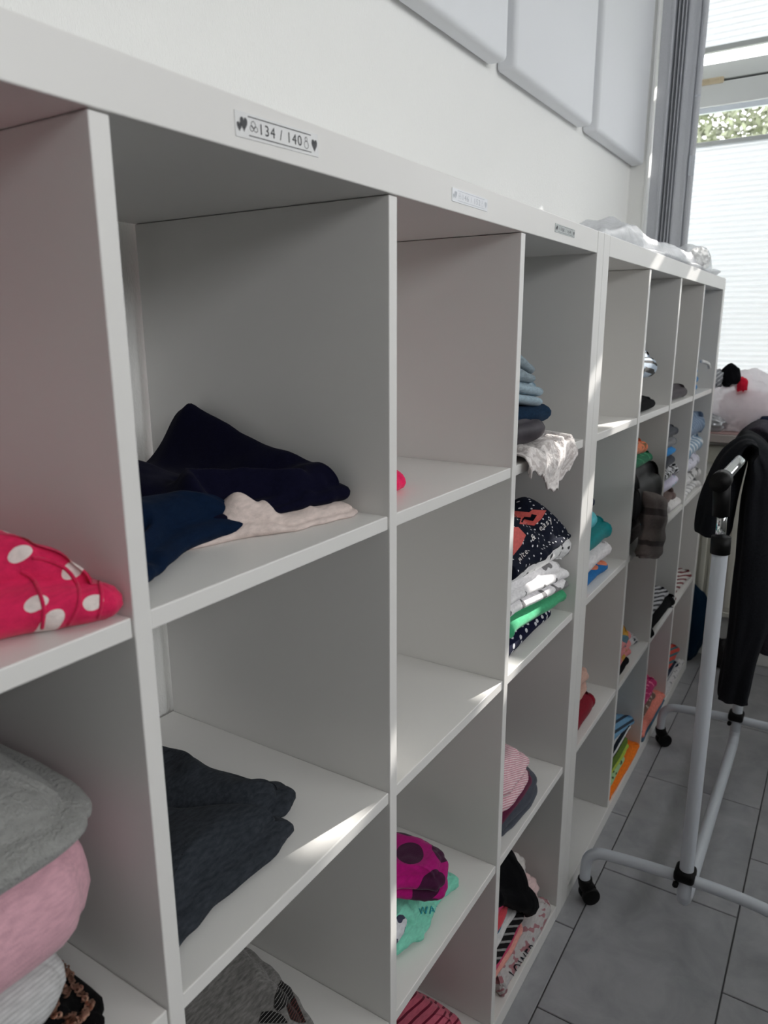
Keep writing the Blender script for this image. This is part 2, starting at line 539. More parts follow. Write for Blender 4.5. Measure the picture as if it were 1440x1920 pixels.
# invented window band, out of view, letting soft light onto the shelf fronts
fill_win = struct(empty('added_fill_window', (FX0, YF - 0.15, FZ0)))
for (nm, x0, x1, z0, z1) in (('frame_bottom', FX0, FX1, FZ0, FZ0 + 0.07), ('frame_top', FX0, FX1, FZ1 - 0.07, FZ1), ('mullion', FX0, FX0 + 0.06, FZ0, FZ1),
                             ('mullion', -0.6, -0.52, FZ0, FZ1), ('mullion', 1.02, 1.1, FZ0, FZ1), ('mullion', FX1 - 0.06, FX1, FZ0, FZ1)):
    box(nm, x0, x1, YF - 0.14, YF - 0.08, z0, z1, M_frame, fill_win, 0.003)
bm = bmesh.new(); bm_box(bm, FX0 + 0.03, FX1 - 0.03, YF - 0.113, YF - 0.109, FZ0 + 0.03, FZ1 - 0.03)
link('pane', bm_mesh(bm, 'pane'), M_glass, fill_win)


# ------------------------------------------------------------------ curtain in the window reveal
def curtain():
    root = empty('curtain', (3.17, 0.25, 1.0))
    tag(root, 'grey floor-length curtain gathered in narrow folds at the left of the window', 'curtain')
    # profile from the reveal towards the room: flat strip, tight dark folds, flat strip, thin front strip
    prof = [(3.165, 0.3385), (3.165, 0.31), (3.163, 0.296), (3.20, 0.288), (3.165, 0.282), (3.20, 0.274), (3.163, 0.269), (3.185, 0.262), (3.163, 0.257), (3.18, 0.251),
            (3.164, 0.245), (3.166, 0.225), (3.163, 0.208), (3.172, 0.203), (3.163, 0.198), (3.158, 0.189), (3.166, 0.180)]
    P = catmull(prof, 110)
    zs = np.linspace(0.935, 2.72, 40)
    vs_, fs = [], []
    for z in zs:
        t = (z - 0.9) / 1.85
        for (x, y) in P:
            flare = 1.0 + 0.1 * t
            vs_.append((x + 0.002 * math.sin(9 * t + 30 * y), 0.339 - (0.339 - y) * (0.98 + 0.02 * t) + 0.0, z))
    n = len(P)
    for i in range(len(zs) - 1):
        for k in range(n - 1):
            fs.append((i * n + k, i * n + k + 1, (i + 1) * n + k + 1, (i + 1) * n + k))
    o = link('curtain_fabric', mesh_py('curtain_fabric', vs_, fs), M_curtain, root, True)
    md = o.modifiers.new('thickness', 'SOLIDIFY'); md.thickness = 0.0016
    tube('curtain_rail', [(3.17, 0.34, 2.735), (3.17, -0.9, 2.735)], 0.009, M_rail, root, 10)
    box('show_through_patch', 3.1565, 3.159, 0.180, 0.2, 1.855, 1.925, M_show_through, root, 0.0005)  # added pale patch: backlit window frame showing through the curtain
    box('show_through_patch', 3.1565, 3.159, 0.181, 0.2, 2.122, 2.128, M_show_through, root, 0.0005)  # added pale line, also frame showing through


curtain()

# ------------------------------------------------------------------ radiator under the sill
rad = empty('radiator', (3.09, -0.6, 0.2))
tag(rad, 'cream fluted panel radiator mounted under the window sill', 'radiator')
bm = bmesh.new()
bm_box(bm, 3.062, 3.10, -1.5, 0.30, 0.215, 0.735, 0.006)
link('panel', bm_mesh(bm, 'panel'), M_rad, rad)
for k in range(28):
    y = 0.27 - k * 0.034
    box('flute', 3.055, 3.066, y - 0.011, y + 0.011, 0.235, 0.71, M_rad, rad, 0.004)
box('top_grille', 3.056, 3.108, -1.5, 0.30, 0.735, 0.752, M_rad, rad, 0.003)
box('bottom_rail', 3.054, 3.104, -1.5, 0.30, 0.195, 0.217, M_rad, rad, 0.004)
tube('pipe', [(3.08, 0.25, 0.2), (3.08, 0.25, 0.002)], 0.009, M_rad, rad, 10)
struct(box('trim_3', XW - 0.03, XW + 0.001, WY0, WY1, 0.80, 0.865, plain('cream_apron_board', (206, 205, 194), 0.5, bump=(60, 0.03, 0.0004)), None, 0.004))


# ------------------------------------------------------------------ white wall panels above the shelves
def wall_panel(x0, x1, label):
    bm = bmesh.new()
    bm_box(bm, x0, x1, 0.353, YB - 0.0005, 1.902, 2.86, 0.013, 4)
    o = link('wall_panel', bm_mesh(bm, 'wall_panel'), M_panel, None, True)
    md = o.modifiers.new('edges', 'WEIGHTED_NORMAL') if False else None
    tag(o, label, 'wall panel', 'white panels on the wall above the shelves')


wall_panel(1.205, 1.815, 'white rounded wall panel nearest the camera, above the label stickers')
wall_panel(1.862, 2.468, 'white rounded wall panel in the middle of the three')
wall_panel(2.525, XW - 0.004, 'white rounded wall panel in the corner beside the curtain')

# ------------------------------------------------------------------ shelf units
T, SIDE, W, D = 0.016, 0.038, 1.47, 0.387
CELL = (W - 2 * SIDE - 3 * T) / 4.0
DREC, SREC = 0.0025, 0.0045
SZ = [SIDE + CELL + k * (CELL + T) for k in range(3)]     # undersides of the shelves
STOP = [SIDE] + [z + T for z in SZ]                        # standing surfaces, bottom row first


def col_x(ux, c):
    x0 = ux + SIDE + c * (CELL + T)
    return x0, x0 + CELL


def shelf_unit(ux, label):
    root = empty('shelf_unit', (ux, 0, 0))
    tag(root, label, 'shelf', 'white cube shelf units')
    e = 0.0004
    box('side_panel', ux + e, ux + SIDE, 0, D + 0.003, 0, W, M_shelf, root, 0.0012)
    box('side_panel', ux + W - SIDE, ux + W - e, 0, D + 0.003, 0, W, M_shelf, root, 0.0012)
    box('top_board', ux + SIDE + 0.0006, ux + W - SIDE - 0.0006, 0.0002, D + 0.003, W - SIDE, W - 0.0002, M_shelf, root, 0.0012)
    box('bottom_board', ux + SIDE + 0.0006, ux + W - SIDE - 0.0006, 0.0002, D + 0.003, 0.0005, SIDE, M_shelf, root, 0.0012)
    for c in range(3):
        x = col_x(ux, c)[1]
        box('divider', x, x + T, DREC, D, SIDE + 0.0005, W - SIDE - 0.0008, M_shelf, root, 0.0011)
    for c in range(4):
        a, b_ = col_x(ux, c)
        for z in SZ:
            box('shelf_board', a + 0.0006, b_ - 0.0006, SREC, D, z, z + T, M_shelf, root, 0.0012)
    return root


unit1 = shelf_unit(0.0, 'white open cube shelf unit nearest the camera, carrying the size labels')
unit2 = shelf_unit(W, 'white open cube shelf unit farther back beside the window')


# ------------------------------------------------------------------ size labels on the top board
def text_mesh(name, body, size, xscale=1.0):
    cu = bpy.data.curves.new(name, 'FONT')
    cu.body = body
    cu.size = size
    cu.align_x = 'CENTER'; cu.align_y = 'CENTER'
    cu.extrude = 0.0
    cu.resolution_u = 4
    cu.space_character = 1.18
    o = bpy.data.objects.new(name, cu)
    COL.objects.link(o)
    dg = bpy.context.evaluated_depsgraph_get()
    me = bpy.data.meshes.new_from_object(o.evaluated_get(dg))
    bpy.data.objects.remove(o)
    bpy.data.curves.remove(cu)
    for v in me.vertices:
        v.co.x *= xscale
    return me


def heart(n=28):
    pts = []
    for k in range(n):
        t = 2 * math.pi * k / n
        pts.append((16 * math.sin(t) ** 3 / 17.0, (13 * math.cos(t) - 5 * math.cos(2 * t) - 2 * math.cos(3 * t) - math.cos(4 * t)) / 17.0))
    return pts


def ring_pts(cx, cz, r, w, n=18):
    return cx, cz, r, w, n


def size_label(x0, x1, z0, z1, txt, tape, ink, tilt, parent):
    w, h = x1 - x0, z1 - z0
    cx, cz = (x0 + x1) / 2, (z0 + z1) / 2
    lab = box('size_label', x0, x1, -0.0004, 0.0003, z0, z1, tape, parent, 0.0)
    lab['label'] = 'printed size label tape reading ' + txt
    yf = -0.0007

    def put(name, verts2, faces):
        me = mesh_py(name, [(cx + a, yf, cz + b_) for a, b_ in verts2], faces)
        o = link(name, me, ink, None)
        o.parent = lab
        o.matrix_parent_inverse = Matrix.Translation(-Vector(parent.location)) if False else Matrix.Identity(4)
        return o
    me = text_mesh('lettering', txt, h * 0.62, 0.62)
    xs = [v.co.x for v in me.vertices]
    k = w * 0.50 / (max(xs) - min(xs))
    for v in me.vertices:
        a, b_ = v.co.x * k, v.co.y
        v.co = (cx + a + w * 0.015, yf, cz + b_ - h * 0.02)
    o = link('lettering', me, ink, None); o.parent = lab
    vs2, fs = [], []

    def add_poly(pts):
        b0 = len(vs2)
        vs2.extend(pts)
        fs.append(tuple(range(b0, b0 + len(pts))))

    def add_ring(ax, az, r, lw, sx=1.0, n=16):
        b0 = len(vs2)
        for i in range(n):
            t = 2 * math.pi * i / n
            vs2.append((ax + sx * r * math.cos(t), az + r * math.sin(t)))
            vs2.append((ax + sx * (r - lw) * math.cos(t), az + (r - lw) * math.sin(t)))
        for i in range(n):
            j = (i + 1) % n
            fs.append((b0 + 2 * i, b0 + 2 * j, b0 + 2 * j + 1, b0 + 2 * i + 1))
    H = heart()

    def hrt(ax, az, s):
        add_poly([(ax + s * p * 0.7, az + s * q) for p, q in H])
    hrt(-w * 0.41, h * 0.06, h * 0.34); hrt(-w * 0.46, -h * 0.08, h * 0.22); hrt(w * 0.445, 0.0, h * 0.32)
    for zz in (h * 0.36, -h * 0.38):
        add_poly([(-w * 0.36, zz), (w * 0.40, zz), (w * 0.40, zz + h * 0.035), (-w * 0.36, zz + h * 0.035)])
    # the little outline pictograms beside the numbers
    add_ring(-w * 0.305, h * 0.10, h * 0.15, h * 0.025); add_ring(-w * 0.325, -h * 0.06, h * 0.12, h * 0.022); add_ring(-w * 0.28, -h * 0.06, h * 0.12, h * 0.022)
    add_ring(w * 0.335, h * 0.14, h * 0.10, h * 0.025); add_ring(w * 0.335, -h * 0.10, h * 0.17, h * 0.025)
    o = link('ornament', mesh_py('ornament', [(cx + a, yf, cz + b_) for a, b_ in vs2], fs), ink, None)
    o.parent = lab
    if tilt:
        rm = Matrix.Translation((cx, 0, cz)) @ Matrix.Rotation(tilt, 4, 'Y') @ Matrix.Translation((-cx, 0, -cz))
        lab.matrix_parent_inverse = lab.matrix_parent_inverse @ rm
    return lab


size_label(0.503, 0.606, 1.4425, 1.4605, '134 / 140', M_tape, M_ink, -0.03, unit1)
size_label(0.860, 0.957, 1.443, 1.4575, '146 / 152', M_tape_w, M_ink_pale, 0.0, unit1)
size_label(1.207, 1.300, 1.445, 1.4575, '158 / 164', M_tape_g, M_ink, 0.0, unit1)


# ------------------------------------------------------------------ folded clothes
def fbm(x, y, z, oct_=3):
    s, a, f = 0.0, 1.0, 1.0
    for _ in range(oct_):
        s += a * mnoise.noise(Vector((x * f, y * f, z * f)))
        a *= 0.5; f *= 2.03
    return s


def seg_dist(px, py, poly):
    """signed distance field helper: unsigned distance to a polyline plus side sign"""
    best = np.full(px.shape, 1e9); side = np.zeros(px.shape)
    for (a, b_) in zip(poly[:-1], poly[1:]):
        ax, ay = a; bx, by = b_
        dx, dy = bx - ax, by - ay
        l2 = dx * dx + dy * dy + 1e-12
        t = np.clip(((px - ax) * dx + (py - ay) * dy) / l2, 0, 1)
        d = np.hypot(px - (ax + t * dx), py - (ay + t * dy))
        s = np.sign(dx * (py - ay) - dy * (px - ax))
        m = d < best
        best = np.where(m, d, best); side = np.where(m, s, side)
    return best, side


class Heap:
    """A folded or heaped garment: closed outline in plan, a height field on top, rounded stacked fold edges round the side."""

    def __init__(self, outline, z0, h, layers=1, nth=120, nr=26, seed=1, wob=0.003, wrinkle=0.003, wscale=22.0, stretch=(1, 1), slope=(0, 0),
                 ref=None, bumps=(), creases=(), steps=(), ridges=(), bulge=0.7, edge=0.02, clamp=None, layer_jit=0.004, round_top=0.25, bslope=None):
        self.o = catmull(outline, nth, True)
        self.c = self.o.mean(0)
        self.z0, self.h, self.layers, self.nth, self.nr = z0, h, layers, nth, nr
        self.seed, self.wob, self.wr, self.ws, self.st = seed, wob, wrinkle, wscale, stretch
        self.slope = slope
        self.bslope = slope if bslope is None else bslope
        self.ref = self.c if ref is None else np.array(ref)
        self.bumps, self.creases, self.steps, self.ridges = bumps, creases, steps, ridges
        self.bulge, self.edge, self.lj, self.rt = bulge, edge, layer_jit, round_top
        if clamp is None and self.z0 < W - 0.01:
            for ux in (0.0, W):
                for c_ in range(4):
                    a_, b_ = col_x(ux, c_)
                    if a_ < self.c[0] < b_: clamp = (a_ + 0.0015, b_ - 0.0015)
        self.clamp = clamp

    def base(self, x, y):
        return self.z0 + self.bslope[0] * (x - self.ref[0]) + self.bslope[1] * (y - self.ref[1])

    def top(self, x, y):
        x = np.asarray(x, float); y = np.asarray(y, float)
        z = self.h + (self.slope[0] - self.bslope[0]) * (x - self.ref[0]) + (self.slope[1] - self.bslope[1]) * (y - self.ref[1])
        for (bx, by, a, sx, sy) in self.bumps:
            z = z + a * np.exp(-((x - bx) / sx) ** 2 - ((y - by) / sy) ** 2)
        for (poly, a, w) in self.creases:
            d, _ = seg_dist(x, y, poly)
            z = z + a * np.exp(-(d / w) ** 2)
        for (pts, w) in self.ridges:
            best = np.full(x.shape, 1e9); amp = np.zeros(x.shape)
            for (p, q) in zip(pts[:-1], pts[1:]):
                dx, dy = q[0] - p[0], q[1] - p[1]
                t = np.clip(((x - p[0]) * dx + (y - p[1]) * dy) / (dx * dx + dy * dy), 0, 1)
                d = np.hypot(x - p[0] - t * dx, y - p[1] - t * dy)
                am = p[2] + (q[2] - p[2]) * t
                mk = d < best
                best = np.where(mk, d, best); amp = np.where(mk, am, amp)
            z = z + amp * np.exp(-(best / w) ** 2)
        for (poly, a, w) in self.steps:
            d, s = seg_dist(x, y, poly)
            z = z + a * (0.5 + 0.5 * np.tanh(s * d / w)) * np.exp(-(d / 0.12) ** 2)
        if self.wr:
            sh = x.shape
            xf, yf_ = x.ravel(), y.ravel()
            nz = np.array([fbm(a * self.ws * self.st[0], b_ * self.ws * self.st[1], self.seed * 3.7) for a, b_ in zip(xf, yf_)]).reshape(sh)
            z = z + self.wr * nz
        return np.maximum(z, 0.006)

    def surf(self, x, y, off=0.0):
        """world height of the upper surface at plan points (with the rounded rim)"""
        x = np.asarray(x, float); y = np.asarray(y, float)
        return self.base(x, y) + self.top(x, y) * 1.0 + off

    def build(self, name, mat, parent=None, uvrot=0.0):
        nth, n = self.nth, self.layers
        o, c = self.o, self.c
        nrm = np.roll(o, -1, 0) - np.roll(o, 1, 0)
        nrm = np.stack([nrm[:, 1], -nrm[:, 0]], 1)
        nrm /= (np.linalg.norm(nrm, axis=1, keepdims=True) + 1e-9)
        area = 0.5 * np.sum(o[:, 0] * np.roll(o[:, 1], -1) - np.roll(o[:, 0], -1) * o[:, 1])
        if area < 0: nrm = -nrm
        ang = np.linspace(0, 2 * np.pi, nth, endpoint=False)
        rings = []      # (xy array, z array)
        H = self.top(o[:, 0], o[:, 1])
        B = self.base(o[:, 0], o[:, 1])
        lay_h = H / n
        R_ = np.minimum(lay_h / 2 * 1.05 * self.bulge * 1.3, 0.022)
        o = o - nrm * R_[:, None]
        for _ in range(5):
            o = 0.5 * o + 0.25 * (np.roll(o, 1, 0) + np.roll(o, -1, 0))

        def jit(l):
            return np.array([self.lj * fbm(3 * math.cos(a) + l * 9.1, 3 * math.sin(a), self.seed + 0.5 * l, 2) for a in ang])
        j0 = jit(0)
        # top surface, from centre outwards; rim falls with a rounded profile
        for i in range(1, self.nr + 1):
            r = i / self.nr
            r = 1 - (1 - r) ** 1.5
            xy = c + (o - c + nrm * (j0 - R_ * 0.0)[:, None]) * r
            d = (1 - r) * np.linalg.norm(o - c, axis=1)
            k = np.clip(d / self.edge, 0, 1)
            fall = np.sqrt(np.clip(1 - (1 - k) ** 2, 0, 1))
            hh = self.top(xy[:, 0], xy[:, 1])
            z = self.base(xy[:, 0], xy[:, 1]) + hh * (1 - self.rt + self.rt * fall)
            rings.append((xy, z))
        Htop = rings[-1][1] - B
        lay_h = Htop / n
        for l in range(n):
            jl = j0 if l == 0 else jit(l)
            zt = B + Htop - l * lay_h
            na = 7
            for q in range(1, na + 1):
                a = math.pi / 2 - math.pi * q / na
                out = jl + R_ * (math.cos(a) if l < n else 1)
                if q == na and l < n - 1: out = out - 0.35 * R_
                xy = o + nrm * out[:, None]
                z = zt - lay_h * (0.5 - 0.5 * math.sin(a))
                w = np.array([self.wob * fbm(8 * x_, 8 * y_, z_ * 30 + self.seed, 2) for (x_, y_), z_ in zip(xy, z)])
                xy = xy + nrm * (w * math.cos(a))[:, None]
                rings.append((xy, np.maximum(z, B) if l == n - 1 else z))
        # underside
        for r in (0.9, 0.5):
            xy = c + (rings[-1][0] - c) * r if r != 0.9 else c + (o - c) * 0.94
            rings.append((xy, self.base(xy[:, 0], xy[:, 1])))
        cz = float(self.base(c[0], c[1]) + self.top(np.array([c[0]]), np.array([c[1]]))[0])
        verts = [(c[0], c[1], cz)]
        for xy, z in rings:
            verts += [(x, y, zz) for (x, y), zz in zip(xy, z)]
        verts.append((c[0], c[1], float(self.base(c[0], c[1]))))
        fs = []
        for k in range(nth):
            fs.append((0, 1 + k, 1 + (k + 1) % nth))
        for i in range(len(rings) - 1):
            a0, b0 = 1 + i * nth, 1 + (i + 1) * nth
            for k in range(nth):
                k2 = (k + 1) % nth
                fs.append((a0 + k, b0 + k, b0 + k2, a0 + k2))
        last = 1 + (len(rings) - 1) * nth
        e = len(verts) - 1
        for k in range(nth):
            fs.append((last + k, e, last + (k + 1) % nth))
        if area < 0:
            fs = [tuple(reversed(f)) for f in fs]
        V = np.array(verts)
        if self.clamp: V[:, 0] = np.clip(V[:, 0], *self.clamp)
        ox, oy, oz = c[0], c[1], self.z0
        V = V - np.array([ox, oy, oz])
        uv = np.stack([V[:, 0], V[:, 1] + V[:, 2]], 1)
        me = mesh_py(name, V, fs, uv)
        ob = link(name, me, mat, None, True)
        ob.location = (ox, oy, oz)
        self.ob = ob
        self.bvh = BVHTree.FromPolygons([Vector(v) + ob.location for v in V], fs)
        return ob

    def hit_top(self, x, y, off=0.001):
        h_ = self.bvh.ray_cast(Vector((x, y, 3.0)), Vector((0, 0, -1)))
        return None if h_[0] is None else h_[0] + h_[1] * off * (1 if h_[1].z > 0 else -1)

    def hit_px(self, u, v, off=0.001):
        d_ = view_ray(u, v)
        h_ = self.bvh.ray_cast(Vector(CAM), d_)
        return None if h_[0] is None else h_[0] + h_[1] * off * (1 if h_[1].dot(d_) < 0 else -1)

    def hit_front(self, x, z, off=0.001):
        h_ = self.bvh.ray_cast(Vector((x, -1.0, z)), Vector((0, 1, 0)))
        return None if h_[0] is None else h_[0] + h_[1] * off * (1 if h_[1].y < 0 else -1)


def rrect(x0, x1, y0, y1, r=0.03, jx=0.004, seed=0):
    rr = random.Random(seed)
    j = lambda: rr.uniform(-jx, jx)
    r = min(r, (x1 - x0) * 0.45, (y1 - y0) * 0.45)
    pts = []
    for (cx, cy, a0) in ((x1 - r, y0 + r, -90), (x1 - r, y1 - r, 0), (x0 + r, y1 - r, 90), (x0 + r, y0 + r, 180)):
        for da in (0, 45, 90):
            a = math.radians(a0 + da)
            pts.append((cx + r * math.cos(a) + j(), cy + r * math.sin(a) + j()))
        # a point on the straight run that follows
    return pts


GROUPS = {}


def garment(name, label, cat, x0, x1, yf, yb, z0, h, mat, layers=2, seed=None, group=None, r=0.03, **kw):
    seed = seed if seed is not None else int(abs(x0 * 1000 + z0 * 777 + x1 * 91)) % 997
    kw.setdefault('nth', 84); kw.setdefault('nr', 16)
    hp_ = Heap(rrect(x0, x1, yf, yb, r, 0.004, seed), z0, h, layers, seed=seed, **kw)
    o = hp_.build(name, mat)
    tag(o, label, cat, group)
    o['heap'] = 0
    del o['heap']
    return hp_


def conform(heap, bm, name, mat, off, maxlen=3.0):
    """lay a flat print (outlined in photograph coordinates) onto the garment's surface"""
    for _ in range(4):
        es = [e for e in bm.edges if e.calc_length() > maxlen]
        if not es: break
        bmesh.ops.subdivide_edges(bm, edges=es, cuts=1)
        bmesh.ops.triangulate(bm, faces=bm.faces[:])
    dead = []
    for v in bm.verts:
        p = heap.hit_px(v.co.x, v.co.y, off)
        if p is None: dead.append(v)
        else: v.co = p
    bmesh.ops.delete(bm, geom=dead, context='VERTS')
    bmesh.ops.delete(bm, geom=[e for e in bm.edges if e.calc_length() > 0.09], context='EDGES')
    me = bm_mesh(bm, name)
    uv = me.uv_layers.new(name='UVMap')
    for l in me.loops:
        c = me.vertices[l.vertex_index].co
        uv.data[l.index].uv = (c.x, c.y + c.z)
    o = link(name, me, mat, None, True)
    o.parent = heap.ob
    o.matrix_parent_inverse = Matrix.Translation(-Vector(heap.ob.location))
    return o


def decal(heap, name, poly, mat, off=0.0009):
    bm = bmesh.new()
    vs_ = [bm.verts.new((x, y, 0)) for x, y in poly]
    bm.faces.new(vs_)
    bmesh.ops.triangulate(bm, faces=bm.faces[:])
    return conform(heap, bm, name, mat, off)


def text_decal(heap, name, body, size, loc, rot, mat, xs=1.0, off=0.001, shear=0.0):
    me = text_mesh(name, body, size, xs)
    bm = bmesh.new(); bm.from_mesh(me)
    bpy.data.meshes.remove(me)
    bmesh.ops.triangulate(bm, faces=bm.faces[:])
    c, s = math.cos(rot), math.sin(rot)
    for v in bm.verts:
        a, b_ = v.co.x + shear * v.co.y, v.co.y
        v.co = (loc[0] + c * a - s * b_, loc[1] - (s * a + c * b_), 0)
    return conform(heap, bm, name, mat, off)


def seam(heap, name, px, mat, rad=0.0011):
    """a sewn edge or fold line running over the garment"""
    pts = []
    for (u, v) in catmull(px, 26):
        p = heap.hit_px(u, v, 0.0)
        if p is not None: pts.append(tuple(p))
    if len(pts) < 3: return
    o = tube(name, pts, rad, mat, None, 6, smooth_path=False)
    me = o.data
    uv = me.uv_layers.new(name='UVMap')
    for l in me.loops:
        c = me.vertices[l.vertex_index].co - Vector(heap.ob.location)
        uv.data[l.index].uv = (c.x, c.y + c.z)
    o.parent = heap.ob
    o.matrix_parent_inverse = Matrix.Translation(-Vector(heap.ob.location))
    return o


S3, S2, S1, S0 = STOP[3], STOP[2], STOP[1], STOP[0]
A0, A1_ = col_x(0, 0); B0, B1_ = col_x(0, 1); C0, C1_ = col_x(0, 2); D0, D1_ = col_x(0, 3)
E0, E1_ = col_x(W, 0); F0, F1_ = col_x(W, 1); G0, G1_ = col_x(W, 2); H0, H1_ = col_x(W, 3)

# ---- A, top row: pink polka-dot garment
m = fabric('pink_polka_dot_jersey', (214, 38, 88), 'dots', (226, 214, 210), scale=29, thr=0.215, rnd=0.6, weave=500)
hp_ = Heap([(0.06, 0.055), (0.20, 0.05), (0.29, 0.034), (0.335, 0.012), (0.362, 0.004), (0.376, 0.022), (0.379, 0.1), (0.379, 0.25), (0.32, 0.33), (0.07, 0.33)],
           S3, 0.046, 1, nth=150, nr=44, seed=3, wrinkle=0.0035, wscale=16, bumps=[(0.27, 0.12, 0.018, 0.1, 0.1)], edge=0.05, round_top=0.45,
           steps=[([(0.272, 0.0), (0.292, 0.05), (0.285, 0.09), (0.25, 0.13)], 0.005, 0.002), ([(0.315, 0.0), (0.333, 0.045), (0.326, 0.09), (0.28, 0.15)], 0.006, 0.002),
                  ([(0.342, 0.0), (0.352, 0.05), (0.346, 0.1), (0.31, 0.17)], 0.005, 0.002)], layer_jit=0.003, bulge=0.6)
tag(hp_.build('folded_dress', m), 'hot pink garment with white polka dots, folded on the upper left shelf', 'clothing')
m_plain_pink = fabric('pink_seam_jersey', (206, 34, 82), weave=500)
for px in ([(40, 1072), (60, 1084), (74, 1112), (82, 1143), (79, 1178)], [(60, 1046), (92, 1052), (125, 1068), (146, 1100), (146, 1138), (128, 1172)], [(150, 1056), (173, 1066), (187, 1093), (190, 1128), (184, 1158)]):
    seam(hp_, 'seam', px, m_plain_pink, 0.0014)

# ---- A, second row: stack of four
seqm = fabric('black_velvet', (14, 13, 14), weave=500, sheen=0.3)
hq = garment('folded_skirt', 'black garment with copper sequins at the bottom of the left stack', 'clothing', A0 + 0.01, 0.345, 0.020, 0.30, S2, 0.050, seqm, 1, seed=11, r=0.05, edge=0.06, round_top=0.5)
garment('folded_shirt', 'pale heather grey knit folded between the sequins and the pink sweatshirt', 'clothing', A0 + 0.01, 0.322, 0.030, 0.30, S2 + 0.044, 0.064,
        fabric('pale_heather_grey_knit', (196, 196, 196), 'stripes', (182, 182, 183), scale=220, thr=0.4, mel=0.15), 1, seed=12, r=0.05, edge=0.03)
garment('folded_sweatshirt', 'pale pink sweatshirt folded under the grey fleece', 'clothing', A0 + 0.01, 0.354, 0.018, 0.31, S2 + 0.100, 0.104,
        fabric('pale_pink_cotton', (214, 166, 178)), 1, seed=13, r=0.06, bulge=0.5, edge=0.05, wrinkle=0.006)
garment('folded_fleece', 'grey fluffy fleece lying on top of the left stack', 'clothing', A0 + 0.01, 0.354, 0.004, 0.31, S2 + 0.194, 0.058,
        fabric('grey_fleece', (146, 146, 144), fuzz=True), 1, seed=14, r=0.06, edge=0.09, round_top=0.55, wrinkle=0.006,
        bumps=[(0.22, 0.17, 0.03, 0.12, 0.1)], slope=(-0.10, 0.0), bslope=(-0.02, 0))
# copper sequins, each a small ring
cop = plain('copper_sequin', (214, 170, 148), 0.28, metal=0.9, bump=(300, 0.05, 0.0003))
rv, rf = [], []
for i in range(9):
    a = 2 * math.pi * i / 9
    rv += [(0.0028 * math.cos(a), 0.0028 * math.sin(a), 0.0), (0.0011 * math.cos(a), 0.0011 * math.sin(a), 0.0004)]
for i in range(9):
    j = (i + 1) % 9
    rf.append((2 * i, 2 * j, 2 * j + 1, 2 * i + 1))
seq_me = mesh_py('sequin', rv, rf); seq_me.materials.append(cop)
rs = random.Random(5)
cnt = 0
for line in ([(290, 1470), (270, 1540), (300, 1600), (290, 1660), (230, 1700), (160, 1700)], [(300, 1500), (400, 1560), (420, 1600), (330, 1580)], [(350, 1660), (370, 1760), (350, 1840), (430, 1870), (480, 1860)],
             [(540, 1740), (600, 1790), (580, 1840), (520, 1900), (430, 1915)], [(0, 1860), (60, 1800), (100, 1770)], [(320, 1400), (380, 1480), (430, 1560), (480, 1640), (520, 1700)], [(350, 1660), (440, 1690), (430, 1720)]):
    L_ = catmull(line, 60)
    for (u, v) in L_[::2]:
        x, y = (u + rs.uniform(-16, 16)) / 3.554, 1380 + (v + rs.uniform(-16, 16)) / 3.554
        p_ = hq.hit_px(x, y, 0.0012)
        if p_ is None: continue
        o = bpy.data.objects.new('sequin', seq_me); COL.objects.link(o)
        o.parent = hq.ob
        o.location = p_ - hq.ob.location
        o.rotation_euler = (rs.uniform(-0.5, 0.5), rs.uniform(-0.5, 0.5), 0)

# ---- B, top row: navy heap over a beige garment
hb = Heap([(0.42, 0.16), (0.50, 0.10), (0.565, 0.075), (0.61, 0.052), (0.655, 0.044), (0.70, 0.034), (0.722, 0.046), (0.726, 0.09), (0.722, 0.2), (0.62, 0.31), (0.45, 0.31)],
          S3, 0.017, 1, nth=130, nr=30, seed=21, wrinkle=0.0008, edge=0.03, round_top=0.6, bulge=0.5,
          bumps=[(0.585, 0.09, 0.03, 0.02, 0.03)], creases=[([(0.60, 0.06), (0.62, 0.10), (0.60, 0.15)], 0.01, 0.008), ([(0.66, 0.05), (0.64, 0.11)], 0.004, 0.006)])
tag(hb.build('folded_leggings', fabric('beige_pink_jersey', (214, 198, 192))), 'beige pink garment lying flat under the navy heap', 'clothing')
hn = Heap([(0.545, 0.115), (0.575, 0.085), (0.615, 0.070), (0.655, 0.060), (0.69, 0.048), (0.718, 0.048), (0.735, 0.09), (0.74, 0.2), (0.74, 0.32), (0.70, 0.345), (0.62, 0.335), (0.53, 0.30), (0.52, 0.2)],
          S3 + 0.015, 0.020, 1, nth=150, nr=46, seed=22, wrinkle=0.005, wscale=14, edge=0.02, round_top=0.5, bulge=0.6,
          ridges=[([(0.715, 0.325, 0.060), (0.705, 0.285, 0.080), (0.705, 0.20, 0.046), (0.702, 0.13, 0.032), (0.700, 0.06, 0.022)], 0.035)], bumps=[(0.57, 0.27, 0.03, 0.06, 0.08)],
          creases=[([(0.55, 0.12), (0.575, 0.155), (0.62, 0.12), (0.66, 0.075)], 0.024, 0.013), ([(0.58, 0.11), (0.63, 0.09)], -0.006, 0.008), ([(0.60, 0.19), (0.70, 0.10)], -0.006, 0.012)])
tag(hn.build('folded_trousers', fabric('dark_navy_jersey', (14, 14, 34), sheen=0.25)), 'dark navy trousers heaped against the divider with a raised corner at the back', 'clothing')
